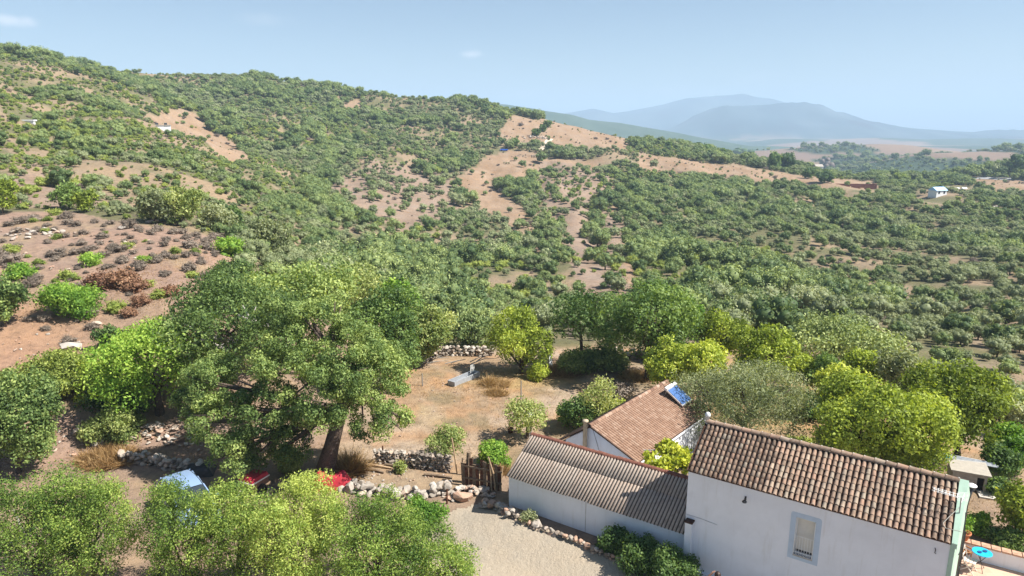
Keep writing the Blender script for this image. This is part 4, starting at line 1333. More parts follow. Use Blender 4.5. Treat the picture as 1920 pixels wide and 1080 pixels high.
kerb_px = [(836, 960), (858, 950), (900, 950), (935, 955), (958, 972), (1000, 992), (1035, 1003), (1080, 1020), (1130, 1043), (1175, 1062)]
stone_wall('low kerb of flat stones edging the pale gravel courtyard before the shed', [P(*p) for p in kerb_px[4:]], .24, .26, .24, [RK, RKR, RKD], 11, 'stone_kerb', 'stone edging')
stone_wall('crumbled dry stone retaining edge at the gravel corner below the boulders', [P(*p) for p in kerb_px[2:5]], .42, .5, .34, [RK, RKR, RKP], 12, 'stone_edging', 'stone edging')
stone_wall('row of big pale boulders between the gravel and the cork oak', [P(640, 915), P(690, 925), P(745, 935), P(800, 930), P(840, 922)], .62, .7, .46, [RKP, RK, RKP], 13, 'boulder_row', 'stone wall', taper=.5)
rubble('heap of reddish and pale boulders at the courtyard corner by the wooden gate', P(880, 930), 1.25, .62, 60, .34, [RKR, RK, RKP], 14, .5)
bg = P(866, 938)
for i, (px_, py_, s, lb) in enumerate([(868, 938, .85, 'largest reddish boulder at the gravel corner'), (1008, 988, .55, 'flat pale boulder lying on the stone kerb at the courtyard edge'), (905, 925, .5, 'grey boulder on top of the heap near the wooden gate'),
                                       (845, 905, .30, 'small pale stone standing above the boulder row near the gate')]):
    p = P(px_, py_); o = bpy.data.objects.new('boulder', (RKR, RKP, RK, RKP)[i][i]); COL.objects.link(o); o.location = p + Vector((0, 0, s * .25)); o.scale = (s * 1.25, s, s * .9); o.rotation_euler = (.2, .1, i * 1.3)
    tag(o, lb, 'boulder')
stone_wall('sunlit dry stone wall section beside the cork oak at the orchard edge', [P(700, 866), P(762, 870)], .78, .5, .24, [RK, RKP], 15)
stone_wall('shaded dry stone wall between the orchard and the wooden gate', [P(764, 874), P(845, 884)], .85, .5, .24, [RKD, RK], 16)
stone_wall('long dark dry stone wall behind the parked car', [P(225, 868), P(262, 866), P(300, 874), P(345, 884), P(382, 884)], .6, .6, .34, [RKD, RK, RKP], 17, taper=.4)
stone_wall('short stub of pale stone wall beside the dry bush on the dirt lot', [P(140, 812), P(172, 822), P(186, 840)], .45, .6, .34, [RKP, RK], 18, taper=.3)
stone_wall('old field wall of grey stones at the far side of the orchard', [P(735, 674), P(800, 668), P(860, 667), P(925, 666)], .75, .6, .34, [RK, RKD, RKP], 19, taper=.2)
stone_wall('tumbled stone wall under the dark trees right of the white wall stub', [P(1050, 690), P(1120, 668), P(1190, 672), P(1250, 690)], .7, .8, .45, [RKD, RK], 20, taper=.4)
rubble('pile of pale broken stones in front of the green shrubs', P(318, 815), 2.3, 1.1, 120, .28, [RKP, RKR, RK], 21, .35, 'rubble_pile', 'rubble pile')
rubble('scattered stones on the earth under the big cork oak', P(440, 830), 2.6, 1.4, 50, .22, [RK, RKR], 22, .1, 'scattered_stones')
rubble('scattered pale stones beside the dirt lot track', P(120, 820), 2.2, 1.5, 40, .2, [RK, RKP, RKR], 24, .0, 'scattered_stones')
rubble('loose rocks lying across the top of the bare slope', P(25, 440), 5, 2.5, 40, .5, [RK, RKP], 25, 0, 'scattered_rocks')
rubble('loose stones between the cushion shrubs on the bare slope', P(110, 470), 8, 6, 46, .32, [RK, RKR], 26, 0, 'scattered_rocks')
rubble('small stones on the open ground at the foot of the bare slope', P(60, 660), 4, 3, 36, .2, [RKR, RKP], 27, 0, 'scattered_stones')
rubble('pebbles strewn over the dry orchard soil', P(860, 760), 7, 5, 60, .13, [RKR, RK], 28, 0, 'scattered_stones')
rubble('small stones strewn over the brown earth in front of the stone wall', P(750, 895), 2.4, .9, 50, .12, [RKR, RKP], 29, 0, 'scattered_stones')
for i, (px_, py_, s, lb, lib) in enumerate([(135, 655, 1.1, 'grey boulder in the orange bank above the left hedge', RKP), (180, 610, .7, 'half buried boulder below the big round green bush', RK), (20, 512, .6, 'white rock on the left of the bare slope', RKP),
                                     (228, 430, .8, 'pale rock slab near the upper rim of the bare slope', RKP), (285, 418, 1.0, 'grey rock slab in the scrub above the bare slope', RK), (62, 437, .7, 'light rock between bushes high on the bare slope', RKP)]):
    p = P(px_, py_); o = bpy.data.objects.new('boulder', lib[i % 5]); COL.objects.link(o); o.location = p + Vector((0, 0, s * .2)); o.scale = (s * 1.5, s, s * .75); o.rotation_euler = (.1, .15, i * .9)
    tag(o, lb, 'boulder')

# ------------------------------------------------------------------ timber gate, posts, logs
def build_gate():
    p = P(905, 905); q = P(948, 915)
    p = at_z(866, 908, p.z); 
    root = thing('wooden_gate', 'makeshift gate of dark weathered boards between the stone wall and the shed', 'gate', p)
    g = random.Random(4)
    d = Vector((1, -.35, 0)).normalized()
    m = MB()
    bw = .17; x = 0
    for i in range(11):
        h = g.uniform(1.05, 1.45); c = d * (i * .185)
        m = MB(); n = Vector((-d.y, d.x, 0))
        ln = g.uniform(-.05, .05)
        a = c; b = c + d * bw
        m.hexa([a, b, b + n * .03, a + n * .03, a + Vector((ln, 0, h)), b + Vector((ln, 0, h + g.uniform(-.05, .05))), b + n * .03 + Vector((ln, 0, h)), a + n * .03 + Vector((ln, 0, h))])
        m.build('board', RUST if i % 3 else WOOD, root)
    m = MB()
    for z in (.35, .95): m.hexa([Vector((0, 0, z)) - n * .04, d * 2.05 + Vector((0, 0, z)) - n * .04, d * 2.05 + Vector((0, 0, z)) - n * .005, Vector((0, 0, z)) - n * .005,
                                Vector((0, 0, z + .09)) - n * .04, d * 2.05 + Vector((0, 0, z + .09)) - n * .04, d * 2.05 + Vector((0, 0, z + .09)) - n * .005, Vector((0, 0, z + .09)) - n * .005])
    m.build('rail', WOOD, root)
    for px_, hh, lean, lb in ((878, 1.6, .05, 'thick grey gate post left of the rusty boards'), ):
        r = P(px_, 905); tag(MB().tube([(0, 0, -.2), (.0, 0, .8), (lean, 0, hh)], [.12, .11, .10], 8).build('gate_post', WOOD, None, loc=r), lb, 'post')
    for px_, x1, hh, lb in ((930, .35, 1.7, 'pale stake leaning on the gate nearest the shed'), (922, .1, 1.6, 'upright pale stake against the gate boards'), (938, -.12, 1.2, 'short crooked pale stake at the gate foot')):
        r = P(px_, 918); tag(MB().tube([(0, -.12, -.1), (x1 * -.3, -.1, hh * .5), (-x1, -.05, hh)], [.045, .04, .03], 6).build('wooden_stake', WOOD_PALE, None, loc=r), lb, 'stake')
build_gate()
for px_, py_, hh, lean, mt, lb in [(718, 868, .95, .02, RUST, 'rusty iron post standing before the sunlit stone wall'), (768, 875, .75, 0, RUST, 'thin rusty post at the joint of the two stone walls'),
                                   (827, 880, .75, .03, WOOD, 'dark wooden fence post on the right end of the shaded wall'), (858, 888, 1.9, -.25, WOOD_PALE, 'tall pale leaning pole beside the small olive'),
                                   (866, 890, .9, .05, WOOD, 'short dark stake next to the pale leaning pole'), (790, 905, .0, 0, WOOD, ''),
                                   (792, 724, .9, 0, METAL, 'thin metal stake in the sunlit orchard ground'), (977, 748, 1.2, 0, METAL, 'grey stake rising above the small fruit tree'), (700, 905, 0, 0, WOOD, ''), (838, 945, .75, .02, RUST, 'rusty stake at the boulder gap by the gravel')]:
    if not hh: continue
    r = P(px_, py_); tag(MB().tube([(0, 0, -.2), (lean * .5, 0, hh * .5), (lean, 0, hh)], [.045, .04, .035], 6).build('fence_post', mt, None, loc=r), lb, 'post')
for i, (a, b, lb) in enumerate([((675, 872), (735, 880), 'thin log lying on the earth beside the cork oak trunk'), ((722, 873), (758, 880), 'dark log lying before the sunlit wall'), ((795, 892), (848, 898), 'dark log at the foot of the shaded stone wall'),
                                ((690, 882), (720, 888), 'short pale branch lying left of the dark logs')]):
    p, q = P(*a), P(*b); tag(MB().tube([Vector((0, 0, .07)), (q - p) * .5 + Vector((0, 0, .1)), (q - p) + Vector((0, 0, .06))], [.07, .065, .05], 7).build('log', WOOD if i else WOOD_PALE, None, loc=p), lb, 'log')

# white plastic drum on a stand under the small fruit tree
r = P(992, 818)
t_ = thing('water_drum', 'white plastic drum on a grey post behind the shed ridge', 'drum', r)
MB().lathe([(0, 0), (.24, 0), (.26, .05), (.26, .42), (.22, .50), (.08, .56), (0, .56)], 14, (0, 0, .95)).build('drum', WHITE, t_, True)
MB().tube([(0, 0, -.2), (0, 0, .95)], .17, 8).build('stand', CONC, t_)
# rusty bucket
r = P(957, 811); tag(MB().lathe([(.0, .02), (.13, .0), (.17, .28), (.15, .28), (.12, .04)], 12).build('bucket', RUST, None, True, loc=r), 'rusty red bucket on the orchard soil left of the drum', 'bucket')

# watering trough and pale pipes at the far side of the orchard
p, q = P(846, 724), P(893, 706)
d = (q - p); Lq = d.length; rz = math.atan2(d.y, d.x)
t_ = thing('water_trough', 'long pale water trough lying in tree shade across the orchard', 'trough', p, rz)
m = MB(); m.box((0, -.32, 0), (Lq, -.24, .34)); m.box((0, .24, 0), (Lq, .32, .34)); m.box((0, -.24, 0), (.08, .24, .34)); m.box((Lq - .08, -.24, 0), (Lq, .24, .34)); m.box((.08, -.24, .0), (Lq - .08, .24, .08))
m.build('trough_body', plain('galvanised_sheet', (.33, .35, .38), .55, .2), t_)
m = MB()
for k in range(4): m.tube([(Lq - .5 + .12 * k, .1, .3), (Lq - .45 + .12 * k, .1, .85)], .035, 6)
m.build('rail_end', WHITE, t_)
m = MB()
g = random.Random(2)
root = thing('brushwood', 'line of grey dead branches along the foot of the old field wall', 'branches', P(800, 682))
for k in range(14):
    a = Vector((g.uniform(-4, 4), g.uniform(-.4, .4), .05)); b = a + Vector((g.uniform(.8, 2), g.uniform(-.4, .4), g.uniform(.0, .5)))
    MB().tube([a, a.lerp(b, .5) + Vector((0, 0, g.uniform(0, .25))), b], [.04, .035, .012], 5).build('branch', BARK_PALE, root)
# white masonry stub
p = P(1022, 692)
t_ = thing('ruined_wall', 'leaning white slab of ruined wall right of the round yellow tree', 'wall', p, R(-62))
MB().hexa([(-.9, -.12, -.3), (.9, -.12, -.3), (.9, .12, -.3), (-.9, .12, -.3), (-.8, -.12, 1.2), (.7, -.12, 1.6), (.7, .12, 1.6), (-.8, .12, 1.2)]).build('wall', WALL, t_)
MB().hexa([(-.85, -.16, 1.2), (.75, -.16, 1.6), (.75, .16, 1.6), (-.85, .16, 1.2), (-.8, -.16, 1.26), (.75, -.16, 1.67), (.75, .16, 1.67), (-.8, .16, 1.26)]).build('coping', CONC, t_)

# ------------------------------------------------------------------ terrace with table, chairs, pot
TZ = 1.43
def tz(px, py, dz=0): return at_z(px, py, TZ + dz)
ca, cb_ = tz(1803, 1013, .64), tz(1920, 1043, .64)
pd = (cb_ - ca); pd.z = 0; pd.normalize(); pn = Vector((-pd.y, pd.x, 0)); PRZ = math.atan2(pd.y, pd.x)
LP_ = 7.5
fl = MB()
a0 = Vector((ca.x, ca.y, 0))
c1 = a0 - pd * .35; c2 = a0 + pd * LP_; c3 = c2 - pn * 5.5; c4 = hw(HL + .36, .05, 0); c4.z = 0
c5 = c4 - pn * 1.6
fl.prism([(v.x, v.y) for v in (c1, c4, c5, c5 - pn * 1.5, c3, c2)], -.5, TZ)
tm = NT('terracotta_floor')
br = tm.new('ShaderNodeTexBrick'); br.offset = 0; br.inputs['Scale'].default_value = 3.0; br.inputs['Mortar Size'].default_value = .012; br.inputs['Brick Width'].default_value = .9; br.inputs['Row Height'].default_value = .9
br.inputs['Color1'].default_value = (.50, .33, .24, 1); br.inputs['Color2'].default_value = (.56, .38, .28, 1); br.inputs['Mortar'].default_value = (.42, .34, .28, 1)
tm.link(tm.coord('World'), br.inputs['Vector']); tm.base(br.outputs['Color'], .75, 0, .3)
tag(fl.build('terrace_floor', tm.m), 'pale terracotta terrace floor beside the green gable', kind='structure')
pw = thing('parapet_wall', 'white terrace parapet with brick coping beyond the blue table', 'wall', (a0.x, a0.y, TZ), PRZ)
MB().box((-.3, .0, -1.5), (LP_, .2, .57)).build('wall', WALL, pw)
n = 26
cm = MB().box((0, -.05, 0), (LP_ / n - .012, .25, .065)).mesh('coping_brick', TERRA, False, .008)
g = random.Random(6)
copm = plain('weathered_brick_coping', (.42, .26, .18), .9, 0, .1, .3, 5); cm.materials[0] = copm
for k in range(n): link('coping_brick', cm, pw, (-.3 + k * (LP_ + .3) / n, 0, .573 + g.uniform(0, .006)))

def folding_chair(p, rz, mat, label):
    r = thing('folding_chair', label, 'chair', p, rz)
    m = MB()
    for x in (-.2, .2):
        MB().tube([(x, -.22, 0), (x, .12, .42), (x, .26, .86)], .017, 6).build('leg', mat, r)
        MB().tube([(x * .85, .26, 0), (x * .85, -.20, .44)], .016, 6).build('leg', mat, r)
    for k in range(4): m.box((-.19, -.2 + .1 * k, .435), (.19, -.12 + .1 * k, .455))
    m.build('seat', mat, r)
    m = MB()
    m.box((-.2, .245, .70), (.2, .265, .84)); m.box((-.2, .20, .56), (.2, .22, .62)); m.build('backrest', mat, r)
    MB().tube([(-.2, -.08, .12), (.2, -.08, .12)], .012, 5).build('stretcher', mat, r)
    return r
folding_chair(tz(1815, 1071), PRZ + R(75), plain('worn_white_wood', (.66, .60, .52), .6), 'white folding chair at the round blue table')
def tub_chair(p, rz):
    r = thing('wooden_chair', 'brown wooden armchair in the shade behind the white folding chair', 'chair', p, rz)
    wd = plain('brown_varnished_wood', (.26, .12, .05), .6)
    for x in (-.2, .2):
        for y in (-.2, .2): MB().tube([(x, y, 0), (x, y, .42 if y < 0 else .72)], .018, 6).build('leg', wd, r)
        MB().box((x - .025, -.2, .52), (x + .025, .2, .55)).build('armrest', wd, r)
    MB().box((-.22, -.22, .38), (.22, .22, .42)).build('seat', wd, r)
    m = MB(); [m.box((-.2, .19, .48 + .08 * k), (.2, .215, .53 + .08 * k)) for k in range(3)]; m.build('backrest', wd, r)
tub_chair(tz(1802, 1052), PRZ + R(60))
def blue_table(p):
    r = thing('round_table', 'round bright blue metal table on the terrace', 'table', p)
    bl = NT('bright_blue_enamel'); bl.base((.02, .42, .70), .35, 0, .5)
    MB().lathe([(0, .675), (.29, .675), (.305, .685), (.305, .705), (.29, .70), (0, .695)], 28).build('tabletop', bl.m, r, True)
    for k in range(3):
        a = R(20 + 120 * k); b = R(200 + 120 * k)
        MB().tube([(math.cos(a) * .24, math.sin(a) * .24, 0), (0, 0, .33), (math.cos(b) * .20, math.sin(b) * .20, .675)], .011, 6).build('leg', BLACK, r)
    return r
tb = tz(1836, 1068); blue_table(tb)
for dx, dy, lb in ((-.10, -.02, 'dark sunglasses shaped object on the left of the blue table'), (.12, .03, 'small dark dish on the right of the blue table')):
    lb = 'dark blue dish on the left half of the round table' if dx < 0 else 'dark blue dish on the right half of the round table'
    tag(MB().lathe([(0, .0), (.05, 0), (.07, .025), (.06, .02), (0, .012)], 14).build('dish', plain('navy_ceramic', (.02, .08, .22), .3), None, True, loc=tb + Vector((dx, dy, .702))), lb, 'dish')
# terracotta pot with its plant on the parapet
pp = a0 + pd * .05 + pn * .1 + Vector((0, 0, TZ + .645)); 
pot = thing('flower_pot', 'terracotta pot at the parapet end by the green gable', 'flower pot', pp)
MB().lathe([(0, 0), (.13, 0), (.20, .24), (.225, .24), (.225, .30), (.19, .30), (.17, .2), (0, .2)], 20).build('pot', TERRA, pot, True)
cr = crown_mesh('foliage', LM['bright'], [(0, 0, .52, .24, .24, .24), (.12, .1, .62, .17, .17, .18)], 16, .09, 700, .075, 3, .4)
link('foliage', cr, pot)
# black stove flue with white cap behind the gable
FY = hw(HL + .6, HDEP + .1, 0).y
f0 = Vector(at_y(1811, 942, FY)); f1 = Vector(at_y(1821, 913, FY)); fb = Vector((f0.x, f0.y, TZ))
fl_ = thing('stove_flue', 'black stove flue with white metal cap behind the green gable', 'chimney', fb)
MB().tube([(0, 0, -.4), (0, 0, f0.z - TZ), tuple(f1 - fb)], .085, 12).build('flue_pipe', BLACK, fl_, True)
q_ = f1 - fb
MB().lathe([(.0, .15), (.16, .07), (.17, .05), (.0, .055)], 16, tuple(q_)).build('flue_cap', WHITE, fl_, True)
MB().tube([q_ - Vector((0, 0, .05)), q_ + Vector((0, 0, .1))], .04, 8).build('cap_stem', METAL, fl_)

# ------------------------------------------------------------------ concrete hut with sheets on its roof
hb = P(1782, 914)
def hut():
    hz = hb.z
    r = thing('concrete_hut', 'small grey concrete hut with a dark opening behind the tiled roof', 'hut', hb, R(-22))
    W, D, Hh = 1.35, 1.0, .85
    m = MB(); m.box((0, 0, -.3), (W - .38, .1, Hh)); m.box((W - .1, 0, -.3), (W, .1, Hh)); m.box((W - .38, 0, Hh - .16), (W - .1, .1, Hh)); m.box((0, D - .1, -.3), (W, D, Hh)); m.box((0, .1, -.3), (.1, D - .1, Hh)); m.box((W - .1, .1, -.3), (W, D - .1, Hh))
    m.build('wall', CONC, r); MB().box((W - .38, .12, 0), (W - .1, .14, Hh - .16)).build('opening', DARK, r)  # near-black panel behind the gap, painted in place of interior shade
    MB().hexa([(-.1, -.12, Hh + .02), (W + .12, -.12, Hh - .02), (W + .12, D + .1, Hh + .08), (-.1, D + .1, Hh + .12), (-.1, -.12, Hh + .08), (W + .12, -.12, Hh + .04), (W + .12, D + .1, Hh + .14), (-.1, D + .1, Hh + .18)]).build('roof', plain('pale_screed', (.34, .31, .27), .9), r)
    MB().box((.28, -.02, .28), (.56, -.002, .56)).build('notice_plate', plain('reddish_plate', (.52, .40, .36)), r)
    a = Vector((hb.x, hb.y, hz))
    for k in range(4):
        p = a + Vector((.25 + .0 * k, 1.15 - .08 * k, 1.10 - .03 * k)); q = a + Vector((2.1 + .06 * k, .45 - .1 * k, .98 - .03 * k))
        tag(MB().tube([Vector((0, 0, 0)), q - p], .035, 8).build('metal_pipe', plain('bright_metal_pipe', (.42, .44, .47), .4, .4), None, loc=p), 'long bright metal pipe lying across the back of the concrete hut roof', 'pipe', 'pipes on the concrete hut')
    tag(MB().hexa([(0, 0, 0), (.22, 0, 0), (.22, .2, 0), (0, .2, 0), (.03, 0, .17), (.19, 0, .17), (.19, .2, .17), (.03, .2, .17)]).build('turquoise_can', plain('turquoise_plastic', (.06, .42, .40), .5), None, loc=a + Vector((.18, .85, 1.03))), 'turquoise plastic can on the concrete hut roof', 'can')
    tag(MB().box((0, 0, 0), (1.1, .9, .06)).build('paving_slab', plain('pale_slab', (.5, .46, .42)), None, loc=P(1838, 925) + Vector((-.3, -.4, .01)), rot=(0, 0, R(-22))), 'pale slab on the ground in front of the hut opening', 'slab')
hut()
b = P(1860, 927)
tag(MB().box((0, 0, 0), (.32, .4, .22)).build('crate', plain('blue_plastic', (.08, .12, .40), .5), None, loc=b, rot=(0, 0, .4)), 'small blue crate on the yard by the hut slab', 'crate')
# ------------------------------------------------------------------ tarps and handcart
def tarp(p, w, d, h, mat, label, seed):
    g = np.random.default_rng(seed); n = 18
    X, Y = np.meshgrid(np.linspace(-1, 1, n), np.linspace(-1, 1, n))
    e = np.clip(1.25 - np.maximum(np.abs(X), np.abs(Y)) ** 3 * 1.25, 0, 1)
    Z = e * h * (.7 + .6 * fbm(X * 2 + seed, Y * 2, seed, 3)) - .04
    v = np.stack([X * w / 2 * (1 + .1 * fbm(Y * 2, X, 3, 2)), Y * d / 2, Z], -1).reshape(-1, 3)
    f = [(i * n + j, i * n + j + 1, (i + 1) * n + j + 1, (i + 1) * n + j) for i in range(n - 1) for j in range(n - 1)]
    o = link('tarpaulin', mesh_np('tarpaulin', v, f, [mat], True), None, p, (0, 0, R(10)))
    return tag(o, label, 'tarpaulin')
tarp(P(622, 914) + Vector((0, 0, 0)), 1.9, .9, .7, RED, 'crumpled pinkish red tarpaulin beside the cork oak trunk', 4)
tarp(P(368, 893) + Vector((0, .3, 0)), 1.5, 1.0, .5, plain('black_plastic', (.03, .03, .035), .4), 'dark plastic sheet over stones behind the car roof', 6)
cp_ = P(478, 922)
ct = thing('loaded_cart', 'red topped trailer standing among dark stones left of the cork oak', 'trailer', cp_, R(-25))
MB().box((-.42, -.5, .35), (.42, .5, .74)).build('trailer_body', plain('brown_crate_wood', (.20, .11, .08), .8), ct, bevel=.01)
MB().hexa([(-.45, -.53, .74), (.45, -.53, .74), (.45, .53, .74), (-.45, .53, .74), (-.38, -.46, .88), (.38, -.46, .90), (.38, .46, .92), (-.38, .46, .87)]).build('red_cover', RED, ct, bevel=.03)
MB().box((-.46, -.54, .68), (.46, .54, .73)).build('rim', WHITE, ct)
for s in (-1, 1): MB().tube([(s * .42, 0, .25), (s * .52, 0, .25)], .25, 16).build('wheel', BLACK, ct)
MB().tube([(0, -.5, .4), (0, -1.2, .3)], .03, 6).build('drawbar', METAL, ct)
rubble('dark boulders around the red topped trailer', P(490, 925), 1.1, .6, 16, .5, [RKD], 33, .2, 'boulder_group')

# ------------------------------------------------------------------ parked car
def build_car(p, rz):
    car = thing('parked_car', 'pale blue silver hatchback parked behind the foreground trees', 'car', p, rz)
    paint = NT('shade_darkened_blue_paint'); paint.base((.26, .38, .60), .28, .15, .6); paint.b.inputs['Coat Weight'].default_value = .6  # darkened paint: the oak's shade on the car is put into its colour
    # stations along X (front = +X): x, half width low, z low, belt half width, belt z
    st = [(-2.0, .62, .45, .66, .80), (-1.9, .76, .30, .78, .92), (-1.5, .82, .24, .80, .98), (-.8, .84, .22, .82, .97), (0, .84, .22, .83, .95), (.8, .84, .22, .82, .93), (1.15, .83, .24, .78, .88), (1.6, .80, .26, .72, .78), (1.9, .72, .32, .62, .66), (2.0, .58, .42, .52, .56)]
    n = 10; V = []
    for x, hw_, z0, bw_, z1 in st:
        zm = (z0 + z1) / 2
        V += [(x, -hw_ * .9, z0), (x, -hw_, z0 + .12), (x, -hw_ * 1.01, zm), (x, -bw_, z1 - .05), (x, -bw_ * .92, z1), (x, bw_ * .92, z1), (x, bw_, z1 - .05), (x, hw_ * 1.01, zm), (x, hw_, z0 + .12), (x, hw_ * .9, z0)]
    Fc = [(i * n + k, i * n + (k + 1) % n, (i + 1) * n + (k + 1) % n, (i + 1) * n + k) for i in range(len(st) - 1) for k in range(n)]
    Fc += [tuple(range(n))[::-1], tuple(range((len(st) - 1) * n, len(st) * n))]
    b = MB().add(V, Fc).build('body', paint.m, car, True)
    cab = [(-1.88, .70, .93), (-1.62, .60, 1.36), (-.9, .60, 1.46), (-.2, .60, 1.47), (.25, .59, 1.41), (1.05, .72, .90)]
    V = []
    for (x, w_, z) in cab: V += [(x, -w_, z), (x, w_, z)]
    # glasshouse: side walls down to the belt
    g_ = MB()
    bel = [(-1.88, .78, .92), (-1.5, .79, .96), (-.9, .80, .96), (-.2, .80, .95), (.25, .80, .94), (1.05, .76, .89)]
    vs = []
    for (x, w_, z), (bx, bw_, bz) in zip(cab, bel): vs += [(bx, -bw_, bz), (x, -w_, z - .015), (x, w_, z - .015), (bx, bw_, bz)]
    g_.add(vs, [(i * 4 + k, i * 4 + k + 1, i * 4 + 5 + k, i * 4 + 4 + k) for i in range(5) for k in range(3)] + [(0, 1, 2, 3), (20, 23, 22, 21)])
    g_.build('window_glass', GLASS, car)
    rf = MB(); vs = []
    for (x, w_, z) in cab[1:5]: vs += [(x, -w_ - .01, z - .03), (x, -w_ * .8, z + .015), (x, 0, z + .03), (x, w_ * .8, z + .015), (x, w_ + .01, z - .03)]
    rf.add(vs, [(i * 5 + k, i * 5 + k + 1, i * 5 + 6 + k, i * 5 + 5 + k) for i in range(3) for k in range(4)]); rf.build('roof', paint.m, car, True)
    for s in (-1, 1):
        pm = MB()
        for (a, b2) in (((-1.88, .79 * s, .93), (-1.62, .61 * s, 1.36)), ((-.55, .81 * s, .95), (-.5, .61 * s, 1.45)), ((1.05, .76 * s, .90), (.25, .60 * s, 1.41)), ((-1.3, .80 * s, .95), (-1.25, .61 * s, 1.41))): pm.tube([a, b2], .035, 6)
        pm.build('pillar', paint.m, car)
        for x in (-1.25, 1.28):
            w = MB().tube([(x, s * .70, .31), (x, s * .86, .31)], .31, 20).build('wheel', BLACK, car)
            MB().tube([(x, s * .80, .31), (x, s * .875, .31)], .19, 14).build('rim', METAL, w)
        MB().box((1.80, s * .60 - .13, .55), (1.93, s * .60 + .1, .66)).build('headlight', plain('clear_lens', (.7, .72, .75), .15), car, bevel=.02)
        MB().box((.78, s * .98 - .09, .93), (.92, s * .98 + .07, 1.05)).build('wing_mirror', paint.m, car, bevel=.02)
        MB().tube([(.85, s * .76, .92), (.85, s * .92, .97)], .02, 6).build('mirror_arm', BLACK, car)
    MB().tube([(-1.3, 0, 1.46), (-1.45, 0, 1.62)], .008, 5).build('aerial', BLACK, car)
cpos = P(357, 966)
build_car(cpos, R(-48))

# ------------------------------------------------------------------ the big cork oak
def big_oak():
    b = P(610, 897)
    root = thing('cork_oak', 'largest cork oak, with a thick dark leaning trunk beside the red tarpaulin', 'tree', b)
    def W(px, py, dy=0):
        q = Vector(at_y(px, py, b.y + dy)) - b; return q
    dep = b.y * .974 + 12 * .225
    Lb = [(700, 735, 78, .2), (735, 790, 42, -.5), (660, 655, 80, .8), (590, 610, 78, 1.2), (545, 690, 85, .2), (500, 770, 78, -.4), (420, 790, 75, -.2), (435, 850, 50, -1.0), (600, 760, 55, -1.3),
          (640, 700, 60, -1.2), (545, 830, 45, -.6), (400, 720, 70, .9), (715, 690, 60, 1.0), (480, 840, 48, -.3), (690, 800, 36, .6), (520, 600, 60, 1.6), (360, 760, 45, .6)]
    lobes = []
    for px_, py_, r_, dy in Lb:
        q = W(px_, py_, dy); rr = r_ * dep / F * .86
        lobes.append((q.x, q.y, q.z, rr, rr * 1.0, rr * .95))
    me = crown_mesh('crown', LM['oak'], lobes, 30, .40, 112000, .112, 71, 0, .62, .5, -.7, .3)
    link('crown', me, root)
    tr = MB()
    tr.tube([(-.12, 0, -.5), (-.02, 0, .3), tuple(W(622, 835)), tuple(W(636, 780)), tuple(W(655, 730))], [.62, .48, .36, .31, .24], 12)
    f1, f2 = W(636, 780), W(655, 730)
    for px_, py_, r_, dy in Lb[:12]:
        q = W(px_, py_, dy); s = f2 if py_ < 720 or px_ > 660 else f1
        mid = s.lerp(q, .5) + Vector((0, 0, .25))
        tr.tube([s, mid, q, q + (q - s) * .15], [.20, .14, .09, .03], 7)
        for k in range(3):
            e = q + Vector((random.uniform(-1, 1), random.uniform(-1, 1), random.uniform(-.3, .9))).normalized() * r_ * dep / F * .8
            tr.tube([mid, mid.lerp(e, .6), e], [.08, .05, .015], 5)
    o = tr.build('trunk', BARK, root, True)
big_oak()

def T(label, base, c, w, h, mat, seed, **k): return tree(label, base, c[0], c[1], w, h, mat, seed, **k)

T('cork oak with two pale dead limbs showing in its crown, behind the largest oak', (420, 770), (430, 610), 250, 180, 'oak', 101, n=26000, leaf=.17, lobes_n=8, core=.55)
T('bright green broad tree left of the cork oaks above the shaded dirt', (300, 775), (285, 680), 220, 150, 'bright', 102, n=24000, leaf=.17, lobes_n=7)
T('sage green tree at the edge of the bare slope behind the oaks', (455, 590), (445, 535), 120, 85, 'oak', 103, n=9000, leaf=.22)
T('broad mid green oak behind the crown of the largest oak', (565, 690), (560, 560), 200, 130, 'oak', 104, n=16000, leaf=.22, lobes_n=7)
T('dark green dense tree right behind the largest oak', (720, 730), (722, 625), 145, 170, 'dark', 105, n=15000, leaf=.20)
T('pale yellowish rounded olive high behind the cork oaks', (665, 600), (665, 535), 120, 75, 'pale', 106, n=7000, leaf=.25)
T('narrow bright green tree behind the dark dense tree', (748, 640), (748, 575), 75, 95, 'bright', 107, n=6000, leaf=.24)
T('grey green loose tree at the left end of the field wall', (808, 680), (808, 620), 95, 95, 'pale', 108, n=8000, leaf=.22, core=.4)
T('dark bushy tree hiding the left end of the field wall', (765, 682), (770, 640), 80, 75, 'dark', 109, n=6000, leaf=.2)
T('grey green bushy tree behind the middle of the field wall', (880, 655), (875, 622), 85, 65, 'hill_a', 110, n=5500, leaf=.24)
T('round yellowish green olive standing alone at the far side of the orchard', (978, 700), (978, 640), 112, 122, 'yellow', 111, n=15000, leaf=.17, fork=.5, core=.5)
T('sparse oak with many grey branches showing, right of the ruined white wall', (1092, 690), (1086, 592), 105, 100, 'dark', 112, n=5000, leaf=.2, core=0, lobes_n=9)
T('large dark green oak behind the low tiled house', (1215, 712), (1215, 605), 185, 150, 'dark', 113, n=22000, leaf=.21, lobes_n=8)
T('bright green leafy crown behind the right side of the large dark oak', (1280, 680), (1278, 600), 70, 80, 'bright', 114, n=5000, leaf=.22)
T('tall yellow green tree beside the ridge end of the low tiled house', (1255, 760), (1250, 680), 70, 95, 'yellow', 115, n=7500, leaf=.17)
T('yellow green tree behind the grey olive, left part', (1310, 760), (1305, 690), 105, 100, 'yellow', 116, n=10000, leaf=.18)
T('yellowish round tree standing highest in the row behind the olive', (1358, 705), (1355, 630), 95, 95, 'yellow', 117, n=9000, leaf=.19)
T('yellow green round tree on the right in the row behind the olive', (1435, 735), (1432, 668), 118, 110, 'yellow', 118, n=12000, leaf=.18)
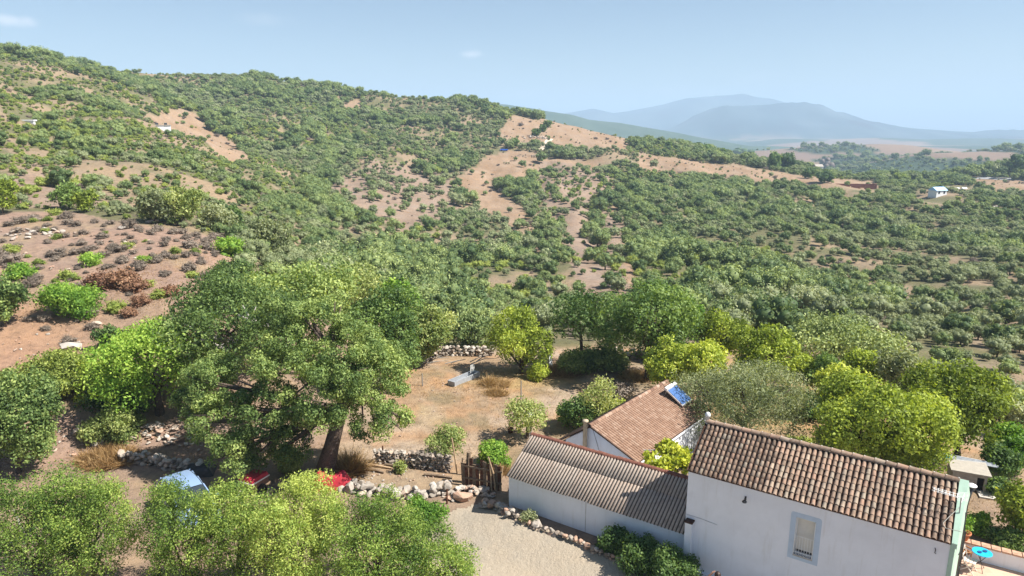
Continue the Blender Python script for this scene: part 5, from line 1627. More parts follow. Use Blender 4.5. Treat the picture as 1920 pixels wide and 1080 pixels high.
T('broad silvery olive between the low tiled house and the long tiled roof', (1400, 835), (1392, 752), 225, 130, 'olive', 119, n=30000, leaf=.15, aspect=.32, lobes_n=9, core=.6, spread=1.0)
T('wide flat crowned dark oak on the slope edge behind the yellow trees', (1585, 692), (1580, 640), 205, 72, 'hill_a', 120, n=14000, leaf=.24, lobes_n=8, core=.4)
T('small yellow green tree left of the dark shrubs in the right orchard', (1515, 735), (1512, 698), 58, 62, 'yellow', 121, n=5000, leaf=.18)
T('dark green tree between two small yellow trees', (1545, 745), (1548, 700), 70, 70, 'dark', 122, n=5000, leaf=.2)
T('yellow green bushy tree beyond the bare patch of the right orchard', (1575, 770), (1578, 722), 85, 78, 'yellow', 123, n=8000, leaf=.18)
T('yellow green tree behind the top of the big round tree', (1620, 735), (1622, 690), 78, 58, 'yellow', 124, n=5500, leaf=.2)
T('olive green tree behind the big round tree, beside its upper right', (1702, 765), (1700, 705), 100, 100, 'olive', 125, n=9000, leaf=.2, aspect=.45)
T('large round yellow green tree on the right beyond the concrete hut', (1795, 860), (1790, 762), 165, 145, 'yellow', 126, n=21000, leaf=.17, lobes_n=8)
T('biggest round yellow green tree right behind the long tiled roof', (1655, 905), (1655, 808), 228, 174, 'yellow', 127, n=44000, leaf=.15, lobes_n=9, core=.5)
T('small dull green tree tucked left of the biggest round tree', (1560, 875), (1562, 828), 60, 55, 'olive', 128, n=4500, leaf=.15)
T('vivid green citrus tree near the right edge of the yard', (1900, 890), (1902, 840), 85, 75, 'bright', 129, n=8000, leaf=.16)
T('dark citrus tree under the vivid green one at the right edge', (1878, 905), (1880, 862), 60, 50, 'dark', 130, n=4500, leaf=.15)
T('dull green tree at the right picture edge above the terrace', (1922, 1012), (1918, 955), 72, 95, 'yellow', 131, n=8000, leaf=.14)
T('grey green tree beyond the large round tree at the right edge', (1885, 800), (1885, 765), 90, 70, 'pale', 132, n=6000, leaf=.22)
T('greyish tree above the citrus tree on the far right', (1925, 830), (1925, 790), 60, 70, 'olive', 133, n=4000, leaf=.2)
T('small fruit tree beside the white plastic drum', (988, 822), (988, 778), 74, 60, 'pale', 134, n=3400, leaf=.14, core=0)
T('left fruit tree with dark leaves before the low tiled house', (1085, 805), (1085, 775), 70, 58, 'dark', 135, n=4200, leaf=.15, core=.4)
T('thin yellowing fruit tree with bare twigs before the low tiled house', (1120, 800), (1122, 752), 72, 92, 'pale', 136, n=2600, leaf=.14, core=0)
T('small bright lime green fruit bush before the low tiled house', (1063, 795), (1063, 775), 34, 34, 'bright', 137, n=1800, leaf=.14, core=.5)
T('small sparse olive sapling behind the stone wall', (838, 862), (836, 826), 72, 42, 'pale', 138, n=3600, leaf=.12, core=.3)
T('rounded oak at the left picture edge above the dirt lot', (35, 885), (32, 790), 130, 180, 'oak', 139, n=26000, leaf=.15, lobes_n=8)
T('grey green small tree on the crest left of the pale round olive', (130, 392), (124, 366), 48, 50, 'dark', 140, n=2600, leaf=.3)
T('yellow green small tree on the crest of the bare slope', (163, 398), (160, 378), 38, 40, 'yellow', 141, n=2200, leaf=.3)
T('pale round olive on the crest of the bare slope, left one of the pair', (290, 420), (288, 384), 56, 60, 'olive', 142, n=4200, leaf=.28)
T('pale round olive on the crest of the bare slope, right one of the pair', (340, 422), (342, 384), 72, 66, 'pale', 143, n=5200, leaf=.28)
T('dark small tree right of the pale pair on the crest', (405, 432), (408, 406), 62, 46, 'olive', 144, n=3800, leaf=.28)
T('single dark tree with a bare trunk on the slope edge', (435, 436), (437, 408), 30, 42, 'dark', 145, n=2200, leaf=.28)
T('grey green tree leaning over the rim above the sage green tree', (510, 488), (508, 440), 70, 55, 'olive', 146, n=4800, leaf=.28)
T('yellow green tree at the left picture edge on the crest', (5, 400), (5, 365), 45, 60, 'yellow', 147, n=3000, leaf=.3)
T('tree with dull olive crown at the left picture edge above the open ground', (10, 612), (8, 562), 72, 80, 'oak', 148, n=6500, leaf=.2)

# dead limbs of the oak behind
b = P(420, 770)
for (a, m_, e, f_, lb) in (((350, 650), (395, 630), (340, 605), (362, 600), 'left'), ((445, 590), (470, 600), (455, 572), (480, 575), 'right'), ((390, 670), (412, 650), (395, 640), (420, 644), 'lower')):
    Y = b.y - 1.7
    A, M_, E, F_ = [Vector(at_y(q[0], q[1], Y)) for q in (a, m_, e, f_)]
    root = [o for o in bpy.data.objects if o.get('label', '').startswith('cork oak with two pale')][0]
    MB().tube([A - b, M_ - b], [.05, .11], 6).tube([M_ - b, E - b], [.08, .02], 6).tube([M_ - b, F_ - b], [.06, .02], 6).tube([M_ - b, M_ - b + Vector((.5, .9, -.6))], [.12, .16], 6).build('dead_limb', BARK_PALE, root, True)

# vine over the patio between the houses
v0 = P(1255, 880)
vc = at_y(1262, 858, 27.0)
t_ = thing('grape_vine', 'yellow green vine canopy over the patio between the two tiled roofs', 'vine', (vc[0], vc[1], 0))
g = random.Random(9)
L = [(g.uniform(-1.0, .9), g.uniform(-.9, 1.0), vc[2] + g.uniform(-.25, .15), g.uniform(.35, .6), g.uniform(.35, .6), g.uniform(.2, .35)) for _ in range(14)]
link('foliage', crown_mesh('foliage', LM['lime'], L, 12, .16, 5200, .15, 60, .3, .8), t_)
m = MB()
for x in (-.9, .8):
    for y in (-.8, .9): m.tube([(x, y, -.2), (x, y, vc[2] - .1)], .04, 6)
for y in (-.8, 0, .9): m.tube([(-1.1, y, vc[2] - .1), (1.0, y, vc[2] - .1)], .025, 5)
m.build('pergola_frame', METAL, t_)

# foreground trees along the lower edge
fg = [((120, 1150), (60, 1000), 200, 230, 'fore', 151, 26000, 'broad foreground tree in the lower left corner'),
      ((200, 1150), (170, 1005), 150, 250, 'fore', 157, 22000, 'foreground tree between the lower left corner and the car'),
      ((310, 1160), (342, 1016), 135, 244, 'fore', 152, 19000, 'foreground tree with pointed top below the car'),
      ((430, 1150), (440, 1020), 124, 262, 'fore', 153, 19000, 'slim foreground tree right of the car'),
      ((560, 1170), (555, 1020), 165, 262, 'fore', 154, 30000, 'tallest foreground tree below the red tarpaulin'),
      ((700, 1180), (705, 1060), 190, 225, 'fore', 155, 30000, 'foreground tree spreading towards the pale gravel'),
      ((810, 1200), (825, 1115), 140, 140, 'fore', 156, 12000, 'low end of the foreground trees at the gravel edge')]
for base, c, w, h, mt, sd, n, lb in fg:
    bb = P(min(max(base[0], 0), 1900), 1079)
    Y = 21.5
    a, r = px_ratio(c[0], 1080)
    bb = Vector((a * Y, Y, h1(a * Y, Y)))
    tree(lb, None, c[0], c[1], w, h, mt, sd, n=int(n * 1.45), leaf=.078, at=bb, lobes_n=11, core=.3, per=26, rc=.15, low=-.5, fork=1.0, spread=.5, name='foreground_tree', cat='tree', group='trees along the lower edge of the picture', aspect=.5)
bb = Vector((px_ratio(60, 1080)[0] * 24, 24, 0)); bb.z = h1(bb.x, bb.y)
root = thing('fallen_trunk', 'pale bare trunk and branches lying under the lower left trees', 'dead tree', bb)
for pts, rd in (([(-.9, 0, .3), (0, 0, .9), (1.0, .2, 1.8)], [.12, .10, .05]), ([(0, 0, .9), (-.5, .3, 1.9)], [.07, .02]), ([(.5, .1, 1.3), (.9, -.4, 2.3)], [.06, .02])):
    MB().tube(pts, rd, 7).build('branch', BARK_PALE, root, True)

# ------------------------------------------------------------------ shrubs with a place of their own
for lb, base, w, h, mt, sd, n, lf in [
    ('big round bright green bush at the foot of the bare slope', (132, 590), 112, 62, 'bright', 201, 9000, .16),
    ('dark green bush by the orange bank above the left hedge', (215, 655), 62, 48, 'dark', 202, 5000, .15),
    ('wide green and brown hedge along the foot of the bare slope', (105, 730), 150, 75, 'hill_c', 203, 13000, .16),
    ('right end of the mixed green hedge under the bright tree', (180, 745), 90, 70, 'yellow', 204, 8000, .16),
    ('feathery light green shrub beside the rubble pile', (212, 822), 100, 62, 'pale', 205, 9000, .14),
    ('dark undergrowth in the shade below the bright green tree', (225, 765), 130, 40, 'dark', 206, 6000, .16),
    ('round bright green bush at the left rim of the gravel', (792, 985), 82, 52, 'bright', 207, 9000, .10),
    ('bushy green shrub behind the wooden gate', (925, 872), 62, 46, 'bright', 208, 5000, .12),
    ('dense green shrub against the shed wall, left of three', (1152, 1035), 66, 50, 'dark', 209, 6500, .105),
    ('dense green shrub against the shed wall, middle of three', (1200, 1062), 84, 62, 'dark', 210, 9000, .105),
    ('dense green shrub against the shed wall, right of three', (1262, 1092), 92, 70, 'dark', 211, 10000, .105),
    ('small grey weed growing at the foot of the shed wall', (990, 978), 34, 26, 'olive', 212, 700, .10),
    ('low shrub by the terrace wall under the terracotta pot', (1832, 1000), 42, 46, 'bright', 213, 3000, .10),
    ('dark weedy shrub outside the parapet at the right edge', (1885, 1022), 62, 38, 'dark', 214, 3500, .11),
    ('dark tangled shrub under the trees right of the ruined wall', (1130, 690), 110, 42, 'hill_a', 215, 5000, .2),
    ('green shrub between the ruined wall and the large dark oak', (1075, 700), 60, 46, 'pale', 216, 3500, .18),
    ('twiggy grey bush beside the ridge of the low tiled house', (1160, 762), 60, 46, 'brush', 217, 2600, .16),
    ('yellow green shrub on the orchard right of the thin fruit tree', (1150, 780), 60, 34, 'yellow', 218, 2600, .14),
    ('yellow green bush at the foot of the round lone olive', (1010, 712), 40, 34, 'yellow', 219, 2600, .15),
    ('dark shrub in the shade beyond the right orchard', (1510, 780), 80, 40, 'dark', 220, 3500, .18),
    ('low yellow shrub behind the ridge of the long tiled roof', (1500, 842), 60, 24, 'hill_c', 221, 2600, .12),
    ('grey dark bush on the right yard under the citrus trees', (1870, 925), 50, 30, 'dark', 222, 2600, .12),
    ('tall tuft of green weeds beside the cork oak trunk', (545, 885), 50, 62, 'pale', 223, 3600, .12),
    ('tuft of green grass by the shaded logs', (752, 886), 22, 26, 'pale', 224, 500, .12),
]:
    bush(lb, base, w, h, mt, sd, n, lf)

# dry grass tufts
def tuft(label, base, wpx, hpx, seed, n=900, mat='straw'):
    b = P(*base); dep = b.y * .974 + (CAM_H - b.z) * .225
    w, h = wpx * dep / F, hpx * dep / F
    g = np.random.default_rng(seed)
    a = g.random(n) * 6.283; r = np.sqrt(g.random(n)) * w / 2
    p = np.stack([np.cos(a) * r, np.sin(a) * r * .7, np.zeros(n)], 1)
    p[:, 2] = 0
    tip = p + np.stack([g.normal(size=n) * h * .35, g.normal(size=n) * h * .35, h * .75 * (.25 + .8 * g.random(n)) * (1.05 - .8 * (r / (w / 2)) ** 2) * (.5 + fbm(p[:, 0] * 2.2 + seed, p[:, 1] * 2.2, seed, 2))], 1)
    sd_ = unit(np.stack([g.normal(size=n), g.normal(size=n), g.normal(size=n) * .1], 1)) * .022
    v = np.stack([p - sd_, p + sd_, tip], 1).reshape(-1, 3)
    o = link('dry_grass_tuft', mesh_np('dry_grass_tuft', v, np.arange(n * 3).reshape(n, 3), [LM[mat]], False, {'tone': np.repeat(g.random(n), 3)}), None, b)
    return tag(o, label, 'dry grass')
for i, (lb, base, w, h, n) in enumerate([
    ('dry golden grass in front of the feathery green shrub', (205, 860), 120, 34, 3500), ('golden dry grass beside the cork oak trunk', (655, 885), 46, 62, 2600),
    ('orange dry grass right of the lone round olive', (925, 722), 62, 24, 2200), ('orange dry grass under the ruined white wall', (1050, 700), 90, 30, 3000),
    ('orange dry grass by the large dark oak', (1200, 708), 80, 26, 2600), ('rust coloured dry grass behind the wooden gate', (935, 885), 40, 26, 1500),
    ('dry yellow grass on the bank left of the lone olive', (930, 738), 50, 16, 1500), ('dry grass clump at the left of the dirt lot', (88, 815), 24, 18, 800),
    ('straw grass strip along the shaded wall by the car', (190, 876), 50, 22, 1200), ('orange dry bush in the dark gap of the right orchard', (1508, 750), 34, 24, 1400)]):
    tuft(lb, base, w, h, 300 + i, n)

# a thin litter of dry stems over the yard and the slope
def litter():
    g = np.random.default_rng(77); n = 42000
    pa = [(0, 560), (430, 470), (620, 640), (760, 690), (1000, 690), (1240, 720), (1500, 760), (1860, 860), (1920, 930), (1920, 1000), (1500, 860), (1000, 815), (940, 850), (640, 900), (300, 870), (0, 900)]
    pw = [tuple(P(a, b)[:2]) for a, b in pa]
    x = g.uniform(-34, 24, n * 3); y = g.uniform(26, 62, n * 3)
    k = in_poly(x, y, pw) & (g.random(n * 3) < sstep(.38, .62, fbm(x / 3.5, y / 3.5, 55, 4)) + .08)
    x, y = x[k][:n], y[k][:n]; n = len(x)
    z = height(x, y)
    p = np.stack([x, y, z - .01], 1)
    tip = p + np.stack([g.normal(size=n) * .10, g.normal(size=n) * .10, .03 + .16 * g.random(n) ** 2], 1)
    sd_ = unit(g.normal(size=(n, 3)) * np.array([1, 1, .15])) * .016
    v = np.stack([p - sd_, p + sd_, tip], 1).reshape(-1, 3)
    o = link('dry_grass', mesh_np('dry_grass', v, np.arange(n * 3).reshape(n, 3), [LM['straw']], False, {'tone': np.repeat(g.random(n), 3)}))
    tag(o, 'short dry straw grass scattered over the orchard soil', kind='stuff')
litter()

# cushion shrubs on the bare slope (positions read off the photograph's crop)
proto = {}
for key, mt, nm in (('b', 'brush', 'cushion_shrub'), ('g', 'hill_c', 'low_green_shrub'), ('G', 'bright', 'bright_green_shrub'), ('r', 'rust', 'rust_brown_shrub')):
    proto[key] = [crown_mesh(nm, LM[mt], auto_lobes(2, 1.8, 1.5 if key != 'b' else 1.3, .45, 600 + v * 3 + ord(key), 5), 22, .26, 1500 if key in 'Gr' else 900, .16, 640 + v + ord(key), .62, .4 if key == 'b' else .6, 1.0) for v in range(3)]
LIST = [(80, 290, 110, 'g'), (60, 350, 160, 'b'), (130, 430, 180, 'G'), (330, 320, 90, 'b'), (385, 300, 80, 'b'), (575, 360, 140, 'G'), (530, 295, 90, 'b'), (520, 250, 80, 'b'), (650, 205, 90, 'b'), (530, 185, 70, 'b'), (415, 205, 70, 'b'),
        (480, 205, 40, 'b'), (305, 245, 60, 'b'), (110, 170, 80, 'b'), (230, 170, 70, 'b'), (290, 175, 60, 'g'), (340, 160, 60, 'b'), (430, 120, 80, 'b'), (480, 130, 80, 'b'), (600, 115, 60, 'b'), (140, 105, 110, 'b'), (220, 95, 100, 'b'),
        (425, 80, 90, 'b'), (820, 135, 110, 'b'), (790, 195, 50, 'b'), (920, 240, 40, 'g'), (750, 285, 120, 'b'), (815, 270, 80, 'g'), (655, 325, 90, 'b'), (770, 355, 90, 'b'), (870, 395, 130, 'b'), (915, 360, 90, 'G'), (990, 355, 90, 'b'),
        (1045, 335, 70, 'b'), (1105, 340, 70, 'b'), (1040, 260, 70, 'b'), (1055, 225, 70, 'b'), (1115, 300, 80, 'g'), (1180, 325, 80, 'b'), (1205, 260, 110, 'b'), (1240, 305, 50, 'b'), (1275, 370, 70, 'b'), (1320, 280, 80, 'b'), (1305, 240, 90, 'b'),
        (1350, 210, 90, 'b'), (1400, 230, 90, 'b'), (1450, 290, 190, 'G'), (1220, 455, 85, 'g'), (1200, 410, 110, 'b'), (1340, 445, 120, 'b'), (1045, 447, 75, 'b'), (430, 450, 120, 'g'), (670, 395, 60, 'b'), (540, 390, 70, 'b'), (200, 500, 130, 'b'),
        (350, 490, 50, 'g'), (490, 410, 50, 'b'), (190, 730, 80, 'b'), (290, 725, 90, 'b'), (290, 790, 70, 'b'), (495, 735, 60, 'b'), (585, 780, 90, 'b'), (440, 870, 110, 'b'), (580, 690, 110, 'b'), (740, 660, 130, 'g'), (820, 690, 110, 'r'),
        (890, 620, 120, 'r'), (640, 490, 220, 'r'), (780, 480, 220, 'r'), (860, 520, 160, 'r'), (1070, 550, 150, 'r'), (1000, 580, 110, 'g'), (940, 510, 90, 'g'), (20, 300, 80, 'b'), (15, 240, 60, 'b'), (1390, 175, 80, 'b'), (1180, 215, 80, 'b'), (1240, 200, 70, 'b'),
        (1100, 180, 80, 'b'), (1160, 180, 70, 'b'), (1480, 240, 80, 'b'), (1540, 260, 90, 'b'), (1560, 300, 90, 'g'), (1500, 345, 60, 'b'), (700, 120, 70, 'b'), (880, 165, 70, 'b'), (960, 185, 80, 'b'), (1000, 160, 80, 'b'), (350, 60, 90, 'g'), (60, 130, 80, 'b'), (300, 100, 70, 'g')]
LAB = {'b': ('greyish brown dry cushion shrub on the bare slope', 'grey cushion shrubs on the bare slope', 'shrub'), 'g': ('small dull green shrub on the bare slope', 'dull green shrubs on the bare slope', 'shrub'),
       'G': ('bright green rounded shrub on the bare slope', 'bright green shrubs on the bare slope', 'shrub'), 'r': ('rust brown withered bush beside the big round green bush', 'rust brown bushes in the middle of the slope', 'shrub')}
def zone(a, b):
    v_ = 'at the rim' if b < 425 else ('across the middle' if b < 500 else 'near the foot')
    h_ = 'left side' if a < 150 else ('centre' if a < 300 else 'right side')
    return v_ + ' of the bare slope, ' + h_
g = random.Random(17)
GLAB = {0: 'bright green shrub farthest left on the bare slope', 1: 'bright green shrub in the upper middle of the bare slope', 2: 'small bright green shrub between grey cushions on the slope', 3: 'wide deep green shrub at the right end of the bare slope'}
gi_ = 0
for zx, zy, zw, k in LIST:
    px_, py_ = zx / 3.376, 380 + zy / 3.376
    w = zw / 3.376
    p = P(px_, min(py_ + w * .22, 700))
    dep = p.y * .974 + (CAM_H - p.z) * .225
    s = w * dep / F / 2
    o = bpy.data.objects.new(proto[k][0].name.split('.')[0], proto[k][g.randrange(3)]); COL.objects.link(o)
    o.location = p - Vector((0, 0, .03)); o.scale = (s, s, s * g.uniform(.75, 1.0)); o.rotation_euler = (0, 0, g.uniform(0, 6.28))
    lb, grp, ct_ = LAB[k]
    where = zone(px_, py_); lb = lb.replace('on the bare slope', where); grp = grp.replace('on the bare slope', where)
    if k == 'G': lb = GLAB[gi_]; gi_ += 1
    tag(o, lb, ct_, grp)
for i in range(110):
    px_, py_ = g.uniform(0, 430), g.uniform(400, 560)
    if px_ > 250 and py_ > 540: continue
    if i % 3 == 0: px_, py_ = g.uniform(180, 430), g.uniform(420, 480)
    p = P(px_, py_)
    s = g.uniform(.22, .55)
    k = 'b' if g.random() < .88 else 'g'
    o = bpy.data.objects.new('cushion_shrub' if k == 'b' else 'low_green_shrub', proto[k][g.randrange(3)]); COL.objects.link(o)
    o.location = p - Vector((0, 0, .03)); o.scale = (s, s, s * .85); o.rotation_euler = (0, 0, g.uniform(0, 6.28))
    lb, grp, ct_ = LAB[k]; where = zone(px_, py_); tag(o, 'tiny ' + lb.replace('greyish brown dry', 'dry grey').replace('on the bare slope', where), ct_, 'tiny ' + grp.replace('on the bare slope', where))

# ------------------------------------------------------------------ far things
WHB = plain('far_white_wall', (.74, .75, .78), .8)  # even white shared by the far buildings
def far_house(px_, py_, w, d, h, rz, wallm, roofm, label, name='white_house', cat='house', wins=2, flat=True):
    p = P(px_, py_)
    r = thing(name, label, cat, p, rz)
    MB().box((-w / 2, -d / 2, -1), (w / 2, d / 2, h)).build('wall', wallm, r)
    if flat: MB().box((-w / 2 - .15, -d / 2 - .15, h), (w / 2 + .15, d / 2 + .15, h + .3)).build('roof', roofm, r)
    else: MB().hexa([(-w / 2 - .3, -d / 2 - .3, h), (w / 2 + .3, -d / 2 - .3, h), (w / 2 + .3, d / 2 + .3, h), (-w / 2 - .3, d / 2 + .3, h), (-w / 2 - .3, -.1, h + 1.4), (w / 2 + .3, -.1, h + 1.4), (w / 2 + .3, .1, h + 1.4), (-w / 2 - .3, .1, h + 1.4)]).build('roof', roofm, r)
    for i in range(wins):
        x = -w / 2 + w * (i + .5) / wins
        MB().box((x - .45, -d / 2 - .05, 1.0), (x + .45, -d / 2 + .02, 2.1)).build('window', GLASS, r)
    return r
bl_ = plain('pale_blue_roof', (.35, .55, .85), .7)
far_house(1757, 367, 5.5, 4, 2.3, .3, WHB, bl_, 'far white house with pale blue roof among the trees on the right', flat=False)
far_house(1533, 322, 4.5, 4, 3.2, .1, WHB, CONC, 'tiny white house between dark trees on the far ridge', wins=1, flat=False)
far_house(304, 243, 5, 3, 1.2, .4, WHB, CONC, 'low white ruin in the clearing on the left hillside', 'white_ruin', 'ruin')
far_house(54, 229, 3, 1.4, .3, .1, WHB, WHB, 'white shack roof on the far left hillside', 'white_shack', 'shack', 0)
far_house(156, 270, 1.8, 1.2, .3, .6, WHB, WHB, 'tiny white shed roof in the brush of the left hillside', 'white_shack', 'shack', 0)
brk = plain('red_brick', (.20, .07, .055), .9)
def ruin():
    p = P(1600, 352); r = thing('brick_ruin', 'long roofless red brick shell on the far field', 'ruin', p, -.12)
    m = MB(); m.box((-11, -.2, -1), (-7, .2, 1.7)); m.box((-6, -.2, -1), (-2.5, .2, 1.3)); m.box((-1, -.2, -1), (3, .2, 1.2)); m.box((5, -.2, -1), (10.5, .2, 1.4)); m.box((-11, 5, -1), (10.5, 5.4, 1.5)); m.box((-11, .2, -1), (-10.6, 5, 1.8)); m.box((10.1, .2, -1), (10.5, 5, 1.8)); m.box((-2, .2, -1), (-1.6, 5, 1.7))
    m.build('wall', brk, r)
ruin()
p = P(945, 283)
r = thing('blue_car', 'small bright blue car parked at the far clearing', 'car', p, .1)
bp = plain('bright_blue_paint', (.03, .12, .62), .3)
MB().hexa([(-2.1, -.85, .3), (2.1, -.85, .3), (2.1, .85, .3), (-2.1, .85, .3), (-2.05, -.8, .95), (2.0, -.8, .85), (2.0, .8, .85), (-2.05, .8, .95)]).build('body', bp, r, bevel=.1)
MB().hexa([(-1.7, -.75, .9), (1.1, -.75, .88), (1.1, .75, .88), (-1.7, .75, .9), (-1.2, -.6, 1.45), (.4, -.6, 1.45), (.4, .6, 1.45), (-1.2, .6, 1.45)]).build('cabin', GLASS, r)
for x in (-1.3, 1.3):
    for y in (-.8, .8): MB().tube([(x, y - .1, .32), (x, y + .1, .32)], .32, 12).build('wheel', BLACK, r)
rubble('grey stone ruins beside the light track on the far clearing', P(1000, 258), 7, 3.5, 46, 1.2, [RK, RKP], 41, .8, 'stone_ruins', 'ruins')
rubble('dark stones on the crown of the far clearing mound', P(985, 293), 8, 3, 44, .9, [RKD, RK], 42, .4, 'mound_stones')
rubble('grey boulders among the oaks on the far right', P(1840, 392), 6, 4, 30, 1.1, [RKP, RK], 43, .4, 'boulder_group')
# light track on the far clearing
def ribbon(name, pts, w, mat, label):
    pts = [P(*p) for p in pts]; v = []; f = []
    dense = []
    for a, b in zip(pts[:-1], pts[1:]):
        for k in range(12): dense.append(a.lerp(b, k / 12))
    dense.append(pts[-1])
    for i, p in enumerate(dense):
        d = (dense[min(i + 1, len(dense) - 1)] - dense[max(0, i - 1)]); d.z = 0; d.normalize(); n = Vector((-d.y, d.x, 0))
        for s in (-1, 0, 1):
            q = p + n * s * w / 2; v.append((q.x, q.y, h1(q.x, q.y) + .12))
    for i in range(len(dense) - 1):
        for k in range(2): f.append((i * 3 + k, i * 3 + k + 1, i * 3 + k + 4, i * 3 + k + 3))
    tag(link(name, mesh_np(name, v, f, [mat], True)), label, kind='structure')
TRK = plain('pale_track_dust', (.52, .44, .35), .95)
ribbon('track', [(1010, 283), (1018, 275), (1026, 267), (1032, 260)], 3.4, TRK, 'pale dirt track climbing the far clearing')
ribbon('road', [(1720, 333), (1800, 334.5), (1870, 335.5), (1919, 337)], 5, plain('grey_road', (.28, .28, .29), .9), 'grey road along the far field')
# dark cypress-like trees on the ridge, palms, greenhouses
for i, (px_, py_, w, h, mt, lb) in enumerate([
    (1452, 318, 26, 34, 'dark', 'tall dark tree pair on the ridge, left crown'), (1477, 319, 30, 34, 'dark', 'tall dark tree pair on the ridge, right crown'), (1550, 322, 28, 28, 'hill_d', 'greyish bare crown beside the tiny white house'),
    (1546, 342, 32, 22, 'dark', 'round dark tree below the greyish crown on the ridge'), (1515, 335, 26, 22, 'dark', 'round green tree left of the tiny white house'), (1326, 290, 26, 20, 'dark', 'dark round tree on the ridge beside the palm'),
    (1355, 292, 12, 14, 'dark', 'small pointed dark tree on the ridge'), (1383, 296, 40, 20, 'dark', 'row of dark trees on the ridge'), (1403, 298, 30, 18, 'dark', 'right end of the dark tree row on the ridge'), (1253, 277, 11, 12, 'dark', 'little round tree standing on the ridge line'),
    (1905, 322, 34, 34, 'dark', 'tall dark pine group on the far right knoll'), (1925, 318, 30, 34, 'dark', 'pine at the right picture edge on the knoll'), (1870, 325, 28, 16, 'hill_b', 'pale low tree beside the pines on the knoll'),
    (1650, 330, 60, 12, 'dark', 'dark tree belt at the near end of the far field'), (1690, 340, 30, 14, 'yellow', 'yellowish tree in the far tree garden'), (1612, 325, 30, 8, 'dark', 'dark low trees left of the far tree garden'),
    (965, 276, 18, 16, 'dark', 'round oak beside the blue car'), (1018, 247, 14, 14, 'dark', 'oak beside the grey stone ruins, right one'), (1005, 255, 18, 14, 'dark', 'oak beside the grey stone ruins, left one'), (1027, 238, 16, 12, 'dark', 'oak on the edge of the upper clearing')]):
    tree(lb, (px_, py_), px_, py_ - h * .5, w, h, mt, 700 + i, n=700, leaf=.9 if py_ < 330 else .7, per=14, rc=.2, core=.75, trunk_r=.25)
p = P(1309, 288); r = thing('palm_tree', 'small palm silhouette on the ridge left of the dark round tree', 'palm', p)
MB().tube([(0, 0, 0), (.1, 0, 3), (.0, 0, 6)], [.3, .22, .2], 7).build('trunk', BARK, r)
m = MB()
for k in range(14):
    a = k * 2.4; m.add([(0, 0, 6), (math.cos(a) * 1.2 - math.sin(a) * .3, math.sin(a) * 1.2 + math.cos(a) * .3, 6.7), (math.cos(a) * 2.5, math.sin(a) * 2.5, 5.6 + .1 * (k % 4)), (math.cos(a) * 1.2 + math.sin(a) * .3, math.sin(a) * 1.2 - math.cos(a) * .3, 6.7)], [(0, 1, 2, 3)])
m.build('fronds', LM['dark'], r)
for i, (px_, py_) in enumerate([(1778, 353), (1794, 354), (1808, 354), (1740, 350)]):
    tag(MB().add(*(lambda: ([(-1.3, -.7, 0), (1.3, -.7, 0), (1.3, .7, 0), (-1.3, .7, 0), (-1.3, 0, .8), (1.3, 0, .8)], [(0, 1, 5, 4), (3, 4, 5, 2), (0, 4, 3), (1, 2, 5), (0, 3, 2, 1)]))()).build('polytunnel', WHB, None, loc=P(px_, py_), rot=(0, 0, .1)),
        'small white polytunnel in the green plot right of the far blue roofed house', 'polytunnel', 'white polytunnels on the far plot')

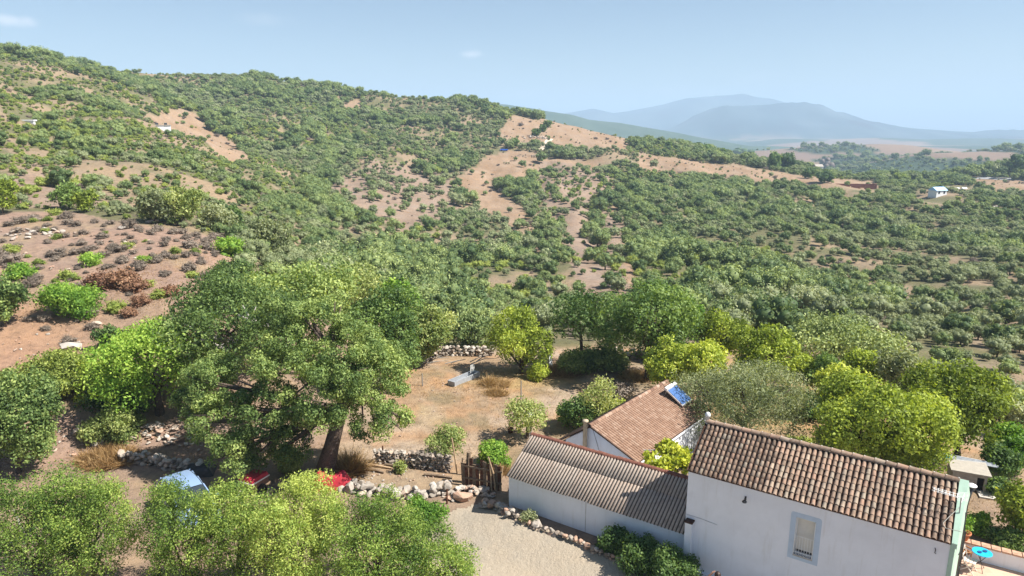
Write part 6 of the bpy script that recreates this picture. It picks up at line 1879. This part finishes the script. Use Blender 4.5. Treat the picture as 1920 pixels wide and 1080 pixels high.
# ------------------------------------------------------------------ person below the tall house
def person():
    # the head shows at the picture's lower edge; the figure stands close to the plinth
    for_z = 2.12
    d = at_z(1346, 1073, for_z)
    base = Vector((d.x, d.y, h1(d.x, d.y) + .02))
    r = thing('person', 'person in white top with dark tied hair and raised arm below the tall white wall', 'person', base, HRZ + R(200))
    me = bpy.data.meshes.new('body'); 
    J = {'pel': (0, 0, .92), 'spi': (0, .01, 1.12), 'che': (0, .02, 1.32), 'neck': (0, .01, 1.47), 'head0': (0, -.01, 1.54), 'head1': (0, -.015, 1.64),
         'lh': (-.10, 0, .88), 'lk': (-.11, -.02, .48), 'la': (-.11, .03, .08), 'lt': (-.12, -.13, .04), 'rh': (.10, 0, .88), 'rk': (.12, -.05, .48), 'ra': (.13, .02, .08), 'rt': (.14, -.13, .04),
         'ls': (-.17, .02, 1.39), 'le': (-.24, .03, 1.12), 'lw': (-.22, -.10, .90), 'rs': (.17, .02, 1.39), 're': (.30, -.12, 1.42), 'rw': (.16, -.12, 1.60)}
    ks = list(J); idx = {k: i for i, k in enumerate(ks)}
    E = [('pel', 'spi'), ('spi', 'che'), ('che', 'neck'), ('neck', 'head0'), ('head0', 'head1'), ('pel', 'lh'), ('lh', 'lk'), ('lk', 'la'), ('la', 'lt'), ('pel', 'rh'), ('rh', 'rk'), ('rk', 'ra'), ('ra', 'rt'), ('che', 'ls'), ('ls', 'le'), ('le', 'lw'), ('che', 'rs'), ('rs', 're'), ('re', 'rw')]
    RD = {'pel': .13, 'spi': .115, 'che': .13, 'neck': .055, 'head0': .07, 'head1': .085, 'lh': .085, 'lk': .06, 'la': .04, 'lt': .035, 'rh': .085, 'rk': .06, 'ra': .04, 'rt': .035, 'ls': .055, 'le': .042, 'lw': .028, 'rs': .055, 're': .042, 'rw': .028}
    fingers = []
    for s, w_ in (('lw', (-.22, -.10, .90)), ('rw', (.16, -.12, 1.60))):
        dz = -1 if s == 'lw' else .6; dx = 0 if s == 'lw' else -.7
        for q, (ox, ln) in enumerate(((-.027, .062), (-.009, .075), (.009, .072), (.027, .058))):
            n0 = s + 'p%d' % q; n1 = s + 'f%d' % q
            J[n0] = (w_[0] + dx * .05, w_[1] + ox, w_[2] + dz * .05); J[n1] = (w_[0] + dx * (.05 + ln), w_[1] + ox * 1.15 - .012, w_[2] + dz * (.05 + ln)); RD[n0] = .012; RD[n1] = .009
            E += [(s, n0), (n0, n1)]
        J[s + 't'] = (w_[0] + dx * .04 + .02, w_[1] - .05, w_[2] + dz * .04); RD[s + 't'] = .010; E.append((s, s + 't'))
    ks = list(J); idx = {k: i for i, k in enumerate(ks)}
    me.from_pydata([J[k] for k in ks], [(idx[a], idx[b]) for a, b in E], [])
    skin = plain('skin', (.45, .25, .17), .6); top = plain('white_cotton', (.72, .74, .78), .8); trs = plain('dark_denim', (.05, .07, .12), .8); hair = plain('dark_brown_hair', (.035, .018, .012), .5)
    o = link('body', me, r)
    md = o.modifiers.new('skin', 'SKIN'); sd = me.skin_vertices[0].data
    for k in ks: sd[idx[k]].radius = (RD[k], RD[k])
    sd[0].use_root = True
    o.modifiers.new('sub', 'SUBSURF').levels = 2; o.modifiers['sub'].render_levels = 2
    t = NT('clothed_figure'); z = t.new('ShaderNodeSeparateXYZ'); t.link(t.coord(), z.inputs[0])
    c = t.mix(t.math('GREATER_THAN', z.outputs['Z'], .93), (.05, .07, .12), (.72, .74, .78)); c = t.mix(t.math('GREATER_THAN', z.outputs['Z'], 1.455), c, (.45, .25, .17))
    t.base(c, .75, 0, .2); me.materials.append(t.m)
    hm = MB(); hm.lathe([(0, .13), (.06, .115), (.095, .07), (.105, .0), (.095, -.05), (.0, -.06)], 16, (0, .02, 1.63)); hm.lathe([(0, .05), (.045, .02), (.045, -.03), (0, -.05)], 10, (0, .12, 1.69))
    hm.build('hair', hair, r, True)
    fm = MB(); fm.add([(-.012, -.10, 1.615), (.012, -.10, 1.615), (0, -.125, 1.62), (0, -.10, 1.65)], [(0, 1, 2), (0, 2, 3), (1, 3, 2)]); fm.build('nose', skin, r)
    for s in (-1, 1): MB().lathe([(0, .008), (.010, 0), (0, -.008)], 8, (s * .032, -.088, 1.645)).build('eye', BLACK, r)
    MB().box((-.02, -.093, 1.588), (.02, -.085, 1.594)).build('mouth', plain('lips', (.35, .12, .10)), r)
person()

# ------------------------------------------------------------------ haze
def haze():
    m = MB().box((-13000, -1500, -140), (13000, 11500, 420))
    mt = bpy.data.materials.new('haze'); mt.use_nodes = True
    nt = mt.node_tree; nt.nodes.clear()
    out = nt.nodes.new('ShaderNodeOutputMaterial'); pv = nt.nodes.new('ShaderNodeVolumePrincipled')
    pv.inputs['Density'].default_value = HAZE_DENSITY
    pv.inputs['Color'].default_value = (.54, .73, .96, 1)
    pv.inputs['Anisotropy'].default_value = 0.0
    nt.links.new(pv.outputs[0], out.inputs['Volume'])
    o = m.build('haze', mt)
    tag(o, 'thin blue haze filling the valley air', kind='stuff')
haze()
